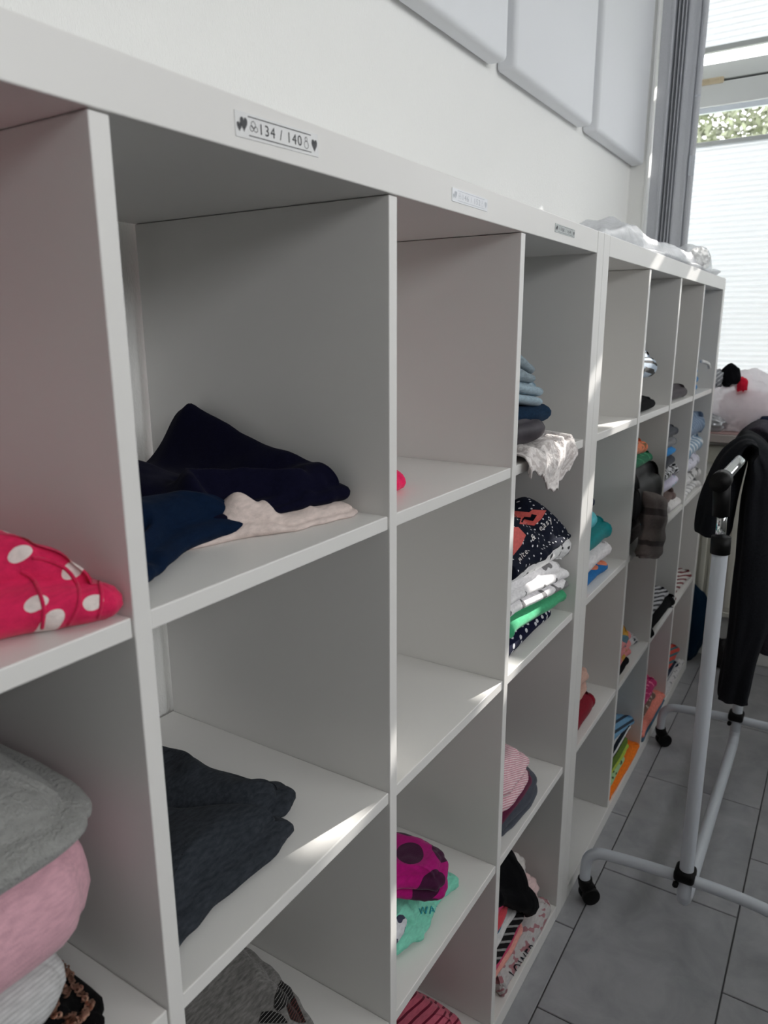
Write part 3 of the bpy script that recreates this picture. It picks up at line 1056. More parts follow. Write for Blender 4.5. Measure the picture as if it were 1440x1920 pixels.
ht = Heap([(0.36, 0.040), (0.415, 0.036), (0.448, 0.052), (0.50, 0.078), (0.545, 0.082), (0.580, 0.080), (0.600, 0.098), (0.596, 0.13), (0.565, 0.18), (0.54, 0.24), (0.50, 0.31), (0.44, 0.34), (0.36, 0.34)],
          S3 + 0.002, 0.040, 1, nth=150, nr=46, seed=23, wrinkle=0.005, wscale=15, edge=0.05, round_top=0.55, bulge=0.6,
          bumps=[(0.42, 0.25, 0.030, 0.08, 0.09), (0.52, 0.11, 0.010, 0.06, 0.03)],
          creases=[([(0.43, 0.05), (0.445, 0.085), (0.47, 0.10)], -0.012, 0.006), ([(0.42, 0.17), (0.52, 0.165), (0.57, 0.15)], -0.010, 0.012)])
tag(ht.build('folded_shirt', fabric('teal_navy_cotton', (11, 27, 50), sheen=0.2)), 'teal navy shirt spilling toward the front left of the navy heap', 'clothing')

# ---- B, second row: charcoal trousers
hc = Heap([(0.36, 0.03), (0.42, 0.040), (0.46, 0.044), (0.52, 0.042), (0.575, 0.042), (0.602, 0.056), (0.606, 0.078), (0.622, 0.080), (0.648, 0.088), (0.656, 0.115), (0.642, 0.15), (0.635, 0.21), (0.635, 0.29), (0.60, 0.34), (0.36, 0.35)],
          S2, 0.045, 1, nth=160, nr=50, seed=31, wrinkle=0.003, wscale=14, edge=0.04, round_top=0.5, bulge=0.75,
          creases=[([(0.625, 0.070), (0.585, 0.100), (0.545, 0.16), (0.50, 0.28)], -0.020, 0.012), ([(0.58, 0.19), (0.62, 0.24)], 0.006, 0.014)],
          bumps=[(0.48, 0.09, 0.012, 0.08, 0.05)])
tag(hc.build('folded_trousers', fabric('charcoal_brushed_cotton', (50, 54, 60), mel=0.3, sheen=0.3, fuzz=False, weave=420, bump=0.5)), 'charcoal grey sweatpants folded alone on a shelf with a patch of sun', 'clothing')

# ---- B, third row: grey T-shirt with dark sequin print
hg = Heap([(0.36, 0.03), (0.50, 0.025), (0.58, 0.028), (0.625, 0.045), (0.655, 0.09), (0.675, 0.15), (0.690, 0.215), (0.680, 0.28), (0.62, 0.33), (0.36, 0.34)],
          S1, 0.070, 2, nth=140, nr=40, seed=41, wrinkle=0.003, wscale=14, edge=0.03, round_top=0.35,
          creases=[([(0.58, 0.28), (0.64, 0.25), (0.68, 0.26)], -0.010, 0.004), ([(0.52, 0.21), (0.58, 0.24), (0.60, 0.26)], -0.008, 0.003), ([(0.60, 0.21), (0.655, 0.235)], 0.007, 0.006), ([(0.42, 0.17), (0.50, 0.18)], -0.006, 0.003)])
tag(hg.build('folded_t_shirt', fabric('heather_grey_jersey', (126, 124, 122), mel=0.35)), 'heather grey T-shirt with dark sequin print below the charcoal trousers', 'clothing')
mseq1 = fabric('black_white_sequin_print', (22, 22, 22), 'stripes', (170, 168, 166), scale=230, thr=0.16, rough=0.5, gloss=True)
mseq2 = fabric('dark_red_sequin_print', (30, 22, 22), 'stripes', (120, 66, 62), scale=230, thr=0.22, rough=0.5, gloss=True)
decal(hg, 'print', [(531, 1832), (540, 1842), (552, 1870), (546, 1880), (536, 1882), (522, 1898), (515, 1890), (515, 1872), (522, 1850)], mseq1)
decal(hg, 'print', [(552, 1870), (562, 1892), (574, 1918), (560, 1919), (545, 1912), (540, 1898), (536, 1882), (546, 1880)], mseq2)
decal(hg, 'print', [(492, 1898), (510, 1896), (530, 1904), (540, 1919), (485, 1919)], mseq1)

# ---- C, top row
garment('folded_pullover', 'hot pink garment peeking from behind the divider on the otherwise bare shelf', 'clothing', C0 + 0.008, 0.885, 0.055, 0.27, S3, 0.033, fabric('hot_pink_knit', (232, 18, 92)), 1, seed=51, r=0.04)

# ---- C, third row
garment('folded_leggings', 'black garment at the bottom of the mint and magenta pile', 'clothing', C0 + 0.008, 0.945, 0.05, 0.24, S1, 0.018, fabric('black_cotton', (24, 24, 26)), 1, seed=52)
garment('folded_shirt', 'white and slate print garment tucked behind the mint T-shirt', 'clothing', C0 + 0.008, 0.865, 0.045, 0.2, S1 + 0.017, 0.045,
        fabric('white_slate_print_jersey', (206, 208, 214), 'blotch', (58, 62, 84), scale=34, thr=0.55), 1, seed=53)
hm = Heap([(0.80, 0.055), (0.838, 0.040), (0.865, 0.028), (0.90, 0.034), (0.945, 0.040), (0.985, 0.030), (1.004, 0.042), (1.0, 0.07), (0.97, 0.10), (0.91, 0.14), (0.86, 0.13), (0.82, 0.1)],
          S1 + 0.004, 0.036, 1, nth=110, nr=34, seed=54, wrinkle=0.008, wscale=20, edge=0.03, round_top=0.5,
          creases=[([(0.935, 0.03), (0.93, 0.08)], -0.014, 0.01), ([(0.87, 0.03), (0.88, 0.06)], -0.008, 0.007), ([(0.97, 0.04), (0.95, 0.1)], 0.016, 0.015)], bumps=[(0.86, 0.07, 0.018, 0.05, 0.04)])
tag(hm.build('folded_t_shirt', fabric('mint_green_jersey', (126, 206, 182))), 'mint green T-shirt with turquoise lettering twisted below the magenta top', 'clothing')
text_decal(hm, 'lettering', 'WAY', 20, (806, 1708), 0.12, fabric('turquoise_print', (44, 150, 164)), 0.85, off=0.0015)
hm2 = Heap([(0.71, 0.13), (0.80, 0.095), (0.845, 0.070), (0.868, 0.040), (0.888, 0.018), (0.912, 0.016), (0.942, 0.030), (0.958, 0.052), (0.952, 0.10), (0.915, 0.17), (0.85, 0.20), (0.71, 0.21)],
           S1 + 0.072, 0.052, 2, nth=120, nr=30, seed=55, wrinkle=0.003, edge=0.02, round_top=0.3, slope=(0.0, 0.15))
tag(hm2.build('folded_pullover', fabric('magenta_dark_spot_jersey', (160, 12, 108), 'dots', (62, 18, 52), scale=17, thr=0.40, rnd=0.7)), 'magenta top with large dark plum spots, folded on the mint T-shirt', 'clothing')

# ---- C, bottom row
garment('folded_shirt', 'pink and maroon striped garment in the lowest cube of the third column', 'clothing', C0 + 0.008, 1.035, 0.02, 0.30, S0, 0.095,
        fabric('pink_maroon_stripe_jersey', (198, 98, 118), 'stripes', (112, 26, 50), scale=58, thr=0.28, ang=0.25), 2, seed=56, r=0.05, wrinkle=0.006, edge=0.05, round_top=0.4)

# ---- D, top row: jeans stack with lace
zz = S3
denim_l = fabric('pale_blue_denim', (146, 166, 178), weave=420, bump=0.5, mel=0.2)
denim_d = fabric('dark_blue_denim', (26, 46, 68), weave=420, bump=0.5, mel=0.2)
garment('folded_jeans', 'pale blue denim at the bottom of the jeans stack above the lace', 'clothing', D0 + 0.008, 1.318, 0.050, 0.26, S3, 0.046, denim_l, 1, seed=61, r=0.03, wrinkle=0.006)
garment('folded_leggings', 'shiny charcoal garment wedged in front of the jeans stack', 'clothing', D0 + 0.008, 1.288, 0.020, 0.14, S3 + 0.018, 0.048, fabric('charcoal_satin', (48, 42, 50), rough=0.55, gloss=True), 1, seed=62, r=0.04, wrinkle=0.006, bulge=0.9)
garment('rolled_jeans', 'rolled dark blue jeans sticking out to the right of the denim stack', 'clothing', D0 + 0.03, 1.342, 0.038, 0.22, S3 + 0.046, 0.044, denim_d, 1, seed=63, r=0.03, bulge=1.0, slope=(-0.05, 0))
garment('folded_jeans', 'pale washed jeans with a light hem on the dark rolled pair', 'clothing', D0 + 0.008, 1.308, 0.034, 0.25, S3 + 0.083, 0.046, denim_l, 2, seed=64, r=0.03, slope=(-0.12, 0.0), bulge=1.0)
garment('folded_jeans', 'grey blue jeans topmost in the fourth column stack', 'clothing', D0 + 0.008, 1.268, 0.04, 0.25, S3 + 0.122, 0.066, fabric('grey_blue_denim', (128, 142, 150), weave=420, bump=0.5, mel=0.2), 2, seed=65, r=0.03, slope=(-0.5, 0.0), bslope=(-0.1, 0))


def lace():
    # a lace-hemmed top lying on the shelf and falling over its front edge
    nu, nv = 70, 46
    vs_, fs, uvs = [], [], []
    for j in range(nv):
        v = j / (nv - 1)
        for i in range(nu):
            u = i / (nu - 1)
            x = 1.128 + 0.235 * u - 0.05 * max(0, v - 0.45) * (1 - u) * 0.6
            s = v * 0.17
            hang = 0.085 * (0.35 + 0.65 * math.exp(-((u - 0.60) / 0.24) ** 2))
            flat = 0.17 - hang
            if s < flat:
                y = SREC - 0.004 + (flat - s)
                z = S3 + 0.006 + 0.010 * math.sin(13 * u + 3 * v) ** 2 + 0.008 * (1 - v)
            else:
                d = s - flat
                y = SREC - 0.006 - 0.006 * math.sin(math.pi * min(1, d / 0.05)) - 0.004 * math.sin(22 * u + 2)
                z = S3 + 0.006 + 0.006 * math.sin(13 * u) ** 2 - d * (0.9)
            if v > 0.9: z += 0.003 * math.sin(u * 90)
            y -= 0.003 * math.sin(31 * u + 8 * v)
            vs_.append((x, y, z)); uvs.append((x, v * 0.17))
    for j in range(nv - 1):
        for i in range(nu - 1):
            fs.append((j * nu + i, j * nu + i + 1, (j + 1) * nu + i + 1, (j + 1) * nu + i))
    me = mesh_py('lace_blouse', vs_, fs, uvs)
    mt = fabric('white_lace', (232, 226, 224), 'floral', (206, 198, 196), scale=170, thr=0.6, bump=1.0, weave=260)
    o = link('lace_blouse', me, mt, None, True)
    md = o.modifiers.new('thickness', 'SOLIDIFY'); md.thickness = 0.0025
    tag(o, 'white lace-trimmed top hanging over the front edge of the shelf', 'clothing')


lace()

# ---- D, second row
garment('folded_shorts', 'navy garment with small white dashes at the bottom of the lettered stack', 'clothing', D0 + 0.008, 1.385, 0.026, 0.30, S2, 0.048, fabric('navy_dash_print', (22, 24, 48), 'dots', (206, 206, 212), scale=42, thr=0.22, rnd=0.9), 1, seed=71, r=0.035, slope=(-0.1, 0), bslope=(0, 0), bulge=0.8)
garment('folded_t_shirt', 'bright green T-shirt folded in the lettered stack', 'clothing', D0 + 0.008, 1.425, 0.014, 0.30, S2 + 0.040, 0.036, fabric('bright_green_jersey', (66, 166, 118)), 1, seed=72, r=0.035, slope=(-0.10, 0), bulge=1.0)
garment('folded_shirt', 'white and grey garment folded above the green T-shirt', 'clothing', D0 + 0.008, 1.425, 0.012, 0.30, S2 + 0.072, 0.058, fabric('white_grey_print', (234, 232, 234), 'blotch', (128, 126, 128), scale=16, thr=0.57), 2, seed=73, r=0.04, slope=(-0.12, 0), bulge=0.9)
garment('folded_shirt', 'white shirt with black palm print under the lettered navy top', 'clothing', D0 + 0.008, 1.430, 0.020, 0.30, S2 + 0.125, 0.066, fabric('white_palm_print', (230, 230, 230), 'blotch', (52, 54, 56), scale=52, thr=0.66), 1, seed=74, r=0.04, slope=(-0.05, 0), bulge=0.8)
hl = Heap([(1.06, 0.012), (1.18, 0.004), (1.25, -0.002), (1.30, 0.006), (1.38, 0.010), (1.435, 0.02), (1.445, 0.07), (1.43, 0.16), (1.34, 0.22), (1.06, 0.22)],
          S2 + 0.160, 0.062, 1, nth=130, nr=44, seed=75, wrinkle=0.004, wscale=12, edge=0.05, round_top=0.6, slope=(-0.22, 0.0), bslope=(-0.02, 0.0), ref=(1.2, 0.06), bulge=0.5,
          bumps=[(1.18, 0.10, 0.050, 0.10, 0.06), (1.38, 0.09, 0.055, 0.06, 0.06)], creases=[([(1.30, 0.05), (1.29, 0.14)], -0.012, 0.02)])
tag(hl.build('folded_pullover', fabric('navy_white_dot_jersey', (24, 28, 42), 'dots', (220, 220, 224), scale=52, thr=0.12, rnd=0.9)), 'navy dotted top with coral letters and white script on top of its stack', 'clothing')
coral = fabric('coral_print', (206, 92, 86))
white_p = fabric('white_script_print', (226, 222, 220))


# ---- D, third row
garment('folded_jeans', 'dark grey garment with a slate blue edge under the pink striped shirt', 'clothing', D0 + 0.008, 1.372, 0.014, 0.30, S1, 0.034, fabric('dark_grey_denim', (74, 78, 88)), 2, seed=81, r=0.08, bulge=0.6)
garment('folded_pullover', 'burgundy garment between the pink striped shirt and the grey one', 'clothing', D0 + 0.008, 1.300, 0.016, 0.24, S1 + 0.032, 0.042, fabric('burgundy_jersey', (92, 24, 58)), 1, seed=82, r=0.03, bulge=1.0)
garment('folded_shirt', 'pale pink shirt with fine white stripes on top in the fourth column', 'clothing', D0 + 0.008, 1.268, 0.006, 0.26, S1 + 0.068, 0.072, fabric('pink_white_pinstripe', (204, 148, 160), 'stripes', (232, 212, 216), scale=200, thr=0.45, ang=0.5), 2, seed=83, r=0.045, wrinkle=0.005, bulge=0.8)

# ---- D, bottom row
hpz = garment('folded_sweatshirt', 'grey sweatshirt with faded red print and black letters lowest in its cube', 'clothing', D0 + 0.05, 1.412, 0.004, 0.31, S0, 0.036, fabric('grey_red_print', (186, 182, 182), 'blotch', (164, 116, 122), scale=44, thr=0.56), 1, seed=91, r=0.03, bulge=0.5)
garment('folded_pullover', 'peach garment near the bottom of the tall stack by the floor', 'clothing', D0 + 0.008, 1.300, 0.020, 0.28, S0 + 0.036, 0.020, fabric('peach_jersey', (228, 160, 150)), 1, seed=92)
garment('folded_pullover', 'raspberry pink garment above the peach one', 'clothing', D0 + 0.008, 1.285, 0.024, 0.28, S0 + 0.055, 0.020, fabric('raspberry_jersey', (196, 66, 104)), 1, seed=93)
garment('folded_pullover', 'black and white striped garment poking out of the floor level stack', 'clothing', D0 + 0.02, 1.300, 0.022, 0.26, S0 + 0.074, 0.018, fabric('black_white_stripe', (36, 34, 36), 'stripes', (150, 148, 148), scale=60, thr=0.3, ang=0.8), 1, seed=94)
garment('folded_shirt', 'white shirt in the middle of the floor level stack', 'clothing', D0 + 0.008, 1.275, 0.030, 0.28, S0 + 0.091, 0.024, fabric('white_cotton', (222, 220, 220)), 1, seed=95)
garment('folded_pullover', 'teal blue garment in the floor level stack', 'clothing', D0 + 0.008, 1.235, 0.032, 0.24, S0 + 0.114, 0.022, fabric('teal_blue_jersey', (20, 112, 142)), 1, seed=96)
garment('folded_pullover', 'coral red garment under the black one in the floor level stack', 'clothing', D0 + 0.008, 1.250, 0.028, 0.26, S0 + 0.135, 0.026, fabric('coral_red_jersey', (206, 74, 86)), 1, seed=97)
garment('folded_t_shirt', 'pink T-shirt just below the black garment', 'clothing', D0 + 0.008, 1.225, 0.03, 0.26, S0 + 0.160, 0.024, fabric('bright_pink_jersey', (214, 62, 112)), 1, seed=98)
garment('folded_shirt', 'pale pink garment at the right edge of the floor level stack', 'clothing', 1.30, 1.405, 0.028, 0.22, S0 + 0.036, 0.060, fabric('blush_cotton', (222, 194, 194)), 2, seed=99, r=0.03)
garment('folded_shirt', 'white garment squeezed behind the black one on the right', 'clothing', 1.28, 1.385, 0.05, 0.24, S0 + 0.095, 0.055, fabric('soft_white_cotton', (214, 208, 206)), 2, seed=100, r=0.03)
hk = Heap([(1.105, 0.02), (1.17, 0.022), (1.235, 0.004), (1.285, -0.004), (1.318, 0.006), (1.345, 0.03), (1.375, 0.06), (1.375, 0.14), (1.33, 0.22), (1.11, 0.24)],
          S0 + 0.178, 0.105, 1, nth=110, nr=34, seed=101, wrinkle=0.006, wscale=14, edge=0.07, round_top=0.55, slope=(-0.62, 0.30), bslope=(-0.85, 0.10), ref=(1.18, 0.05))
tag(hk.build('folded_sweatshirt', fabric('black_jersey', (13, 13, 16))), 'black garment slumped over the tall stack by the floor', 'clothing')
blackp = fabric('black_letter_print', (34, 36, 44))
text_decal(hpz, 'lettering', 'LOWER', 30, (983, 1803), 0.93, blackp, 0.62, off=0.002)

# ---- E column (unit 2)
garment('folded_shirt', 'blue garment with an orange patch at the bottom of the teal stack', 'clothing', E0 + 0.008, 1.744, 0.022, 0.28, S2, 0.032, fabric('blue_orange_print', (16, 104, 168), 'blotch', (222, 132, 98), scale=13, thr=0.5), 1, seed=111, bulge=0.8)
garment('folded_towel', 'white towelling garment in the teal stack', 'clothing', E0 + 0.008, 1.764, 0.020, 0.28, S2 + 0.030, 0.048, fabric('white_towelling', (226, 222, 224), fuzz=True), 1, seed=112, bulge=1.0)
garment('folded_pullover', 'deep teal garment rolled over the white towelling', 'clothing', E0 + 0.008, 1.757, 0.018, 0.26, S2 + 0.076, 0.054, fabric('deep_teal_jersey', (0, 124, 128)), 1, seed=113, bulge=1.0)
garment('folded_pullover', 'light turquoise garment above the deep teal roll', 'clothing', E0 + 0.008, 1.654, 0.024, 0.24, S2 + 0.128, 0.048, fabric('light_turquoise_jersey', (94, 194, 206)), 1, seed=114)
garment('folded_pullover', 'dark navy bundle on top of the teal stack', 'clothing', E0 + 0.008, 1.632, 0.03, 0.24, S2 + 0.174, 0.045, fabric('navy_bundle', (40, 42, 60)), 1, seed=115)
garment('folded_trousers', 'dark red garment lying below the skin-coloured one', 'clothing', E0 + 0.008, 1.722, 0.02, 0.28, S1, 0.055, fabric('dark_red_corduroy', (128, 14, 36)), 1, seed=116, bulge=0.8)
garment('folded_pullover', 'dusty beige pink garment on the dark red one', 'clothing', E0 + 0.008, 1.694, 0.035, 0.28, S1 + 0.052, 0.085, fabric('dusty_beige_jersey', (204, 166, 152)), 2, seed=117)
garment('folded_pullover', 'royal blue garment in the bottom cube beside the rack wheel', 'clothing', E0 + 0.008, 1.712, 0.07, 0.28, S0, 0.055, fabric('royal_blue_jersey', (44, 40, 116)), 1, seed=118, bulge=0.9)

# ---- F column
garment('folded_leggings', 'black bundle on the top shelf of the second unit', 'clothing', F0 + 0.008, 2.117, 0.02, 0.2, S3, 0.032, fabric('black_knit_f', (22, 22, 24)), 1, seed=121)
garment('folded_pullover', 'grey garment hidden in the top row stack of the second unit', 'clothing', F0 + 0.008, 1.997, 0.03, 0.22, S3 + 0.030, 0.055, fabric('mid_grey_f', (120, 120, 124)), 1, seed=122)
garment('rolled_scarf', 'silver and black striped roll bulging out in the top row', 'clothing', F0 + 0.008, 2.067, 0.016, 0.2, S3 + 0.084, 0.068, fabric('silver_black_stripe', (176, 190, 206), 'stripes', (24, 26, 30), scale=42, thr=0.45, ang=0.2), 1, seed=123, bulge=1.1)
garment('folded_pullover', 'brown grey garment at the base of the black jacket stack', 'clothing', F0 + 0.008, 2.187, 0.02, 0.24, S2, 0.09, fabric('grey_brown_f', (96, 86, 84)), 2, seed=124)
garment('folded_t_shirt', 'light cyan garment peeking out beside the brown hooded top', 'clothing', 2.09, 2.190, 0.012, 0.2, S2, 0.060, fabric('light_cyan_f', (94, 198, 218)), 1, seed=125)
garment('folded_jacket', 'shiny black jacket bunched up in the second unit', 'clothing', F0 + 0.008, 2.140, -0.005, 0.24, S2 + 0.088, 0.118, fabric('black_nylon', (16, 16, 20), rough=0.55, gloss=True), 1, seed=126, wrinkle=0.012, wscale=20, bulge=0.8)
garment('folded_pullover', 'bottle green knit on the shiny black jacket', 'clothing', F0 + 0.008, 2.137, 0.022, 0.22, S2 + 0.204, 0.034, fabric('bottle_green_knit', (20, 104, 72), 'blotch', (70, 150, 110), scale=60, thr=0.6), 1, seed=127)
garment('folded_pullover', 'orange patterned garment on the bottle green knit', 'clothing', F0 + 0.008, 2.067, 0.028, 0.22, S2 + 0.236, 0.046, fabric('orange_pattern_f', (212, 120, 84), 'blotch', (120, 90, 60), scale=50, thr=0.58), 1, seed=128)


def hanging_hood():
    """brown-grey hooded top whose hem spills over the shelf edge: an open cuff facing the room"""
    n, prof = 40, []
    secs = [((1.995, 0.070, 0.893), 0.065, 0.045), ((2.005, 0.010, 0.880), 0.078, 0.042), ((1.995, -0.018, 0.843), 0.078, 0.034), ((1.975, -0.026, 0.803), 0.076, 0.028), ((1.955, -0.028, 0.768), 0.078, 0.028), ((1.940, -0.028, 0.740), 0.078, 0.027), ((1.933, -0.028, 0.732), 0.070, 0.023), ((1.940, -0.026, 0.742), 0.060, 0.018)]
    C_ = catmull([s[0] for s in secs], 44)
    A_ = catmull([(s[1], s[2], 0) for s in secs], 44)
    vs_, fs, uvs = [], [], []
    for i, (c, a) in enumerate(zip(C_, A_)):
        for k in range(n):
            t = 2 * math.pi * k / n
            rr_ = 1 + 0.05 * math.sin(5 * t + i * 0.3) + 0.03 * math.sin(9 * t) + 0.05 * math.sin(i * 0.9)
            vs_.append((c[0] + a[0] * rr_ * math.cos(t), c[1] + a[1] * rr_ * math.sin(t), c[2] - 0.24 * a[0] * math.cos(t)))
            uvs.append((t * 0.06, i * 0.006))
    for i in range(len(C_) - 1):
        for k in range(n):
            k2 = (k + 1) % n
            fs.append((i * n + k, (i + 1) * n + k, (i + 1) * n + k2, i * n + k2))
    fs.append(tuple(range(n))); 
    o = link('hooded_pullover', mesh_py('hooded_pullover', vs_, fs, uvs), fabric('brown_grey_rib', (104, 94, 92), 'stripes', (66, 58, 58), scale=14, thr=0.2), None, True)
    tag(o, 'brown grey hooded top with its ribbed cuff hanging over the shelf edge', 'clothing')


hanging_hood()
garment('folded_pullover', 'blue, pink and ochre patterned garment standing in the third row', 'clothing', F0 + 0.008, 2.057, 0.018, 0.22, S1 + 0.014, 0.098, fabric('multicolour_print_f', (222, 140, 140), 'floral', (84, 120, 136), (196, 148, 50), scale=26, thr=0.55), 3, seed=131)
garment('folded_leggings', 'black garment under the ochre patterned one', 'clothing', F0 + 0.008, 2.042, 0.016, 0.22, S1, 0.016, fabric('black_f3', (24, 24, 28)), 1, seed=132)
garment('folded_trousers', 'dark navy garment leaning behind the patterned one', 'clothing', 2.04, 2.115, 0.05, 0.25, S1, 0.062, fabric('dark_navy_f', (30, 32, 50)), 1, seed=133)
garment('folded_shirt', 'white garment with black scribble print by the navy one', 'clothing', 2.118, 2.192, 0.03, 0.24, S1, 0.030, fabric('white_scribble_f', (214, 212, 214), 'blotch', (90, 92, 100), scale=70, thr=0.62), 1, seed=134)
garment('folded_shorts', 'vivid orange garment in the bottom cube near the far rack wheel', 'clothing', F0 + 0.008, 2.195, -0.0, 0.28, S0, 0.022, fabric('vivid_orange_f', (240, 122, 28)), 1, seed=135, bulge=0.6)
garment('folded_pullover', 'pale mint patterned garment on the orange one', 'clothing', F0 + 0.008, 2.077, 0.012, 0.26, S0 + 0.021, 0.022, fabric('pale_mint_f', (164, 200, 152), 'blotch', (70, 84, 60), scale=60, thr=0.62), 1, seed=136)
garment('folded_pullover', 'lime green garment in the bright bottom stack', 'clothing', F0 + 0.008, 2.107, 0.014, 0.26, S0 + 0.042, 0.026, fabric('lime_green_f', (176, 196, 70)), 1, seed=137)
garment('folded_pullover', 'olive garment above the lime green one', 'clothing', F0 + 0.008, 2.107, 0.016, 0.26, S0 + 0.067, 0.012, fabric('olive_f', (92, 118, 44)), 1, seed=138)
garment('folded_shirt', 'black and white striped garment under the light blue top', 'clothing', F0 + 0.008, 2.152, 0.020, 0.26, S0 + 0.078, 0.032, fabric('black_white_band_f', (34, 38, 46), 'stripes', (206, 206, 206), scale=48, thr=0.35), 1, seed=139)
garment('folded_pullover', 'light blue patterned garment topmost in the bright bottom stack', 'clothing', F0 + 0.008, 2.192, 0.030, 0.26, S0 + 0.108, 0.034, fabric('light_blue_pattern_f', (112, 160, 196), 'stripes', (42, 58, 76), scale=34, thr=0.35, ang=0.3), 1, seed=140, slope=(-0.2, 0))

# ---- G column
garment('folded_hat', 'dark grey garment alone on the top shelf of the third column beyond', 'clothing', G0 + 0.008, 2.512, 0.02, 0.22, S3, 0.040, fabric('dark_grey_g', (74, 68, 72)), 1, seed=141)
garment('rolled_shirt', 'rolled white garment lying in front of the mixed stack', 'clothing', 2.36, 2.545, 0.004, 0.10, S2, 0.040, fabric('white_canvas_g', (226, 222, 222)), 1, seed=142, r=0.04, bulge=1.0)
garment('folded_trousers', 'brown garment behind the rolled white one in the mixed stack', 'clothing', G0 + 0.008, 2.482, 0.02, 0.24, S2, 0.075, fabric('brown_g', (110, 92, 88)), 2, seed=143)
garment('folded_pullover', 'lilac garment with a turquoise edge in the mixed stack', 'clothing', G0 + 0.008, 2.507, 0.016, 0.24, S2 + 0.074, 0.040, fabric('lilac_g', (206, 200, 220), 'blotch', (110, 186, 190), scale=24, thr=0.64), 1, seed=144)
garment('folded_pullover', 'zebra print garment in the mixed stack', 'clothing', G0 + 0.008, 2.477, 0.018, 0.24, S2 + 0.113, 0.036, fabric('zebra_g', (224, 224, 228), 'blotch', (34, 34, 38), scale=60, thr=0.5), 1, seed=145)
garment('folded_pullover', 'charcoal garment above the zebra print', 'clothing', G0 + 0.008, 2.452, 0.02, 0.24, S2 + 0.148, 0.040, fabric('charcoal_g', (66, 68, 78)), 1, seed=146)
garment('folded_pullover', 'bright blue garment in the mixed stack', 'clothing', G0 + 0.008, 2.442, 0.02, 0.24, S2 + 0.187, 0.022, fabric('bright_blue_g', (40, 132, 200)), 1, seed=147)
garment('folded_pullover', 'mid grey garment above the bright blue one', 'clothing', G0 + 0.008, 2.457, 0.02, 0.24, S2 + 0.208, 0.034, fabric('mid_grey_g', (116, 116, 120)), 1, seed=148)
garment('folded_pullover', 'dark slate garment topmost in the mixed stack', 'clothing', G0 + 0.008, 2.447, 0.02, 0.24, S2 + 0.241, 0.034, fabric('dark_slate_g', (62, 64, 72)), 1, seed=149)
garment('folded_trousers', 'black garment with a rounded fold in the third row near the window', 'clothing', G0 + 0.008, 2.548, 0.005, 0.24, S1, 0.050, fabric('black_g', (24, 24, 26)), 1, seed=150, bulge=0.9)
garment('folded_scarf', 'black and white patterned garment on the rounded black one', 'clothing', G0 + 0.008, 2.492, 0.012, 0.24, S1 + 0.048, 0.042, fabric('black_white_g', (186, 186, 190), 'stripes', (44, 44, 50), scale=52, thr=0.45, ang=0.4), 1, seed=151)
garment('folded_pullover', 'steel blue garment at the bottom of the salmon stack', 'clothing', G0 + 0.008, 2.548, -0.0, 0.26, S0, 0.014, fabric('steel_blue_g', (72, 104, 128)), 1, seed=152)
garment('folded_pullover', 'salmon pink garment spread on the steel blue one', 'clothing', G0 + 0.008, 2.548, 0.004, 0.26, S0 + 0.013, 0.026, fabric('salmon_g', (232, 138, 124)), 1, seed=153)
garment('folded_pullover', 'brown and beige garment on the salmon one', 'clothing', G0 + 0.008, 2.477, 0.016, 0.24, S0 + 0.038, 0.034, fabric('brown_beige_g', (116, 92, 82), 'blotch', (196, 180, 168), scale=46, thr=0.6), 1, seed=154)
garment('folded_pullover', 'magenta flowered garment topmost in the salmon stack', 'clothing', G0 + 0.008, 2.492, 0.022, 0.24, S0 + 0.071, 0.046, fabric('magenta_flower_g', (178, 44, 102), 'blotch', (226, 130, 160), scale=60, thr=0.6), 1, seed=155)

# ---- H column
garment('folded_pullover', 'blue garment tucked at the left of the topmost far cube', 'clothing', H0 + 0.008, 2.777, 0.03, 0.24, S3, 0.105, fabric('blue_h', (64, 122, 172)), 3, seed=161)
tube('white_strap', [(2.74, 0.022, 1.196), (2.79, 0.008, 1.186), (2.85, 0.012, 1.170)], 0.006, fabric('white_strap_cloth', (224, 224, 224)), None, 8)
tag(bpy.data.objects['white_strap'], 'white strap sticking out beside the blue garment in the far cube', 'strap')
zc = S2
for i, (nm, lab, x1, h, col, pat) in enumerate((
        ('folded_shirt', 'white garment with fine grey lines lowest in the far stack by the window', 2.868, 0.040, (222, 220, 220), ('stripes', (150, 150, 152), 30, 0.25)),
        ('folded_shirt', 'white garment with grey patches second from the bottom in the far stack', 2.872, 0.046, (216, 214, 214), ('blotch', (120, 118, 118), 26, 0.56)),
        ('folded_pullover', 'lilac white garment in the far stack by the window', 2.868, 0.054, (206, 204, 216), ('blotch', (150, 148, 160), 30, 0.6)),
        ('rolled_jeans', 'rolled pale jeans with white and blue stripes in the far stack', 2.878, 0.070, (136, 160, 182), ('stripes', (214, 218, 222), 30, 0.35)),
        ('rolled_jeans', 'rolled blue grey jeans topmost in the far stack', 2.872, 0.075, (104, 122, 146), ('stripes', (128, 146, 168), 44, 0.4)))):
    fm = fabric('far_stack_cloth', col, pat[0], pat[1], scale=pat[2], thr=pat[3], ang=0.7)
    garment(nm, lab, 'clothing', H0 + 0.01, x1, 0.012, 0.2, zc, h, fm, 1, seed=170 + i, bulge=1.0, r=0.035)
    zc += h - 0.002
garment('folded_scarf', 'red, white and black striped garment in the third row of the far column', 'clothing', H0 + 0.008, 2.877, 0.012, 0.22, S1, 0.046, fabric('red_white_stripe_h', (206, 204, 200), 'stripes', (116, 40, 50), scale=44, thr=0.4, ang=0.5), 1, seed=181, bulge=0.9)
garment('folded_shirt', 'white patterned garment at the bottom of the farthest cube', 'clothing', H0 + 0.008, 2.900, 0.004, 0.26, S0, 0.020, fabric('white_pattern_h', (212, 210, 212), 'blotch', (140, 140, 148), scale=50, thr=0.62), 1, seed=182)
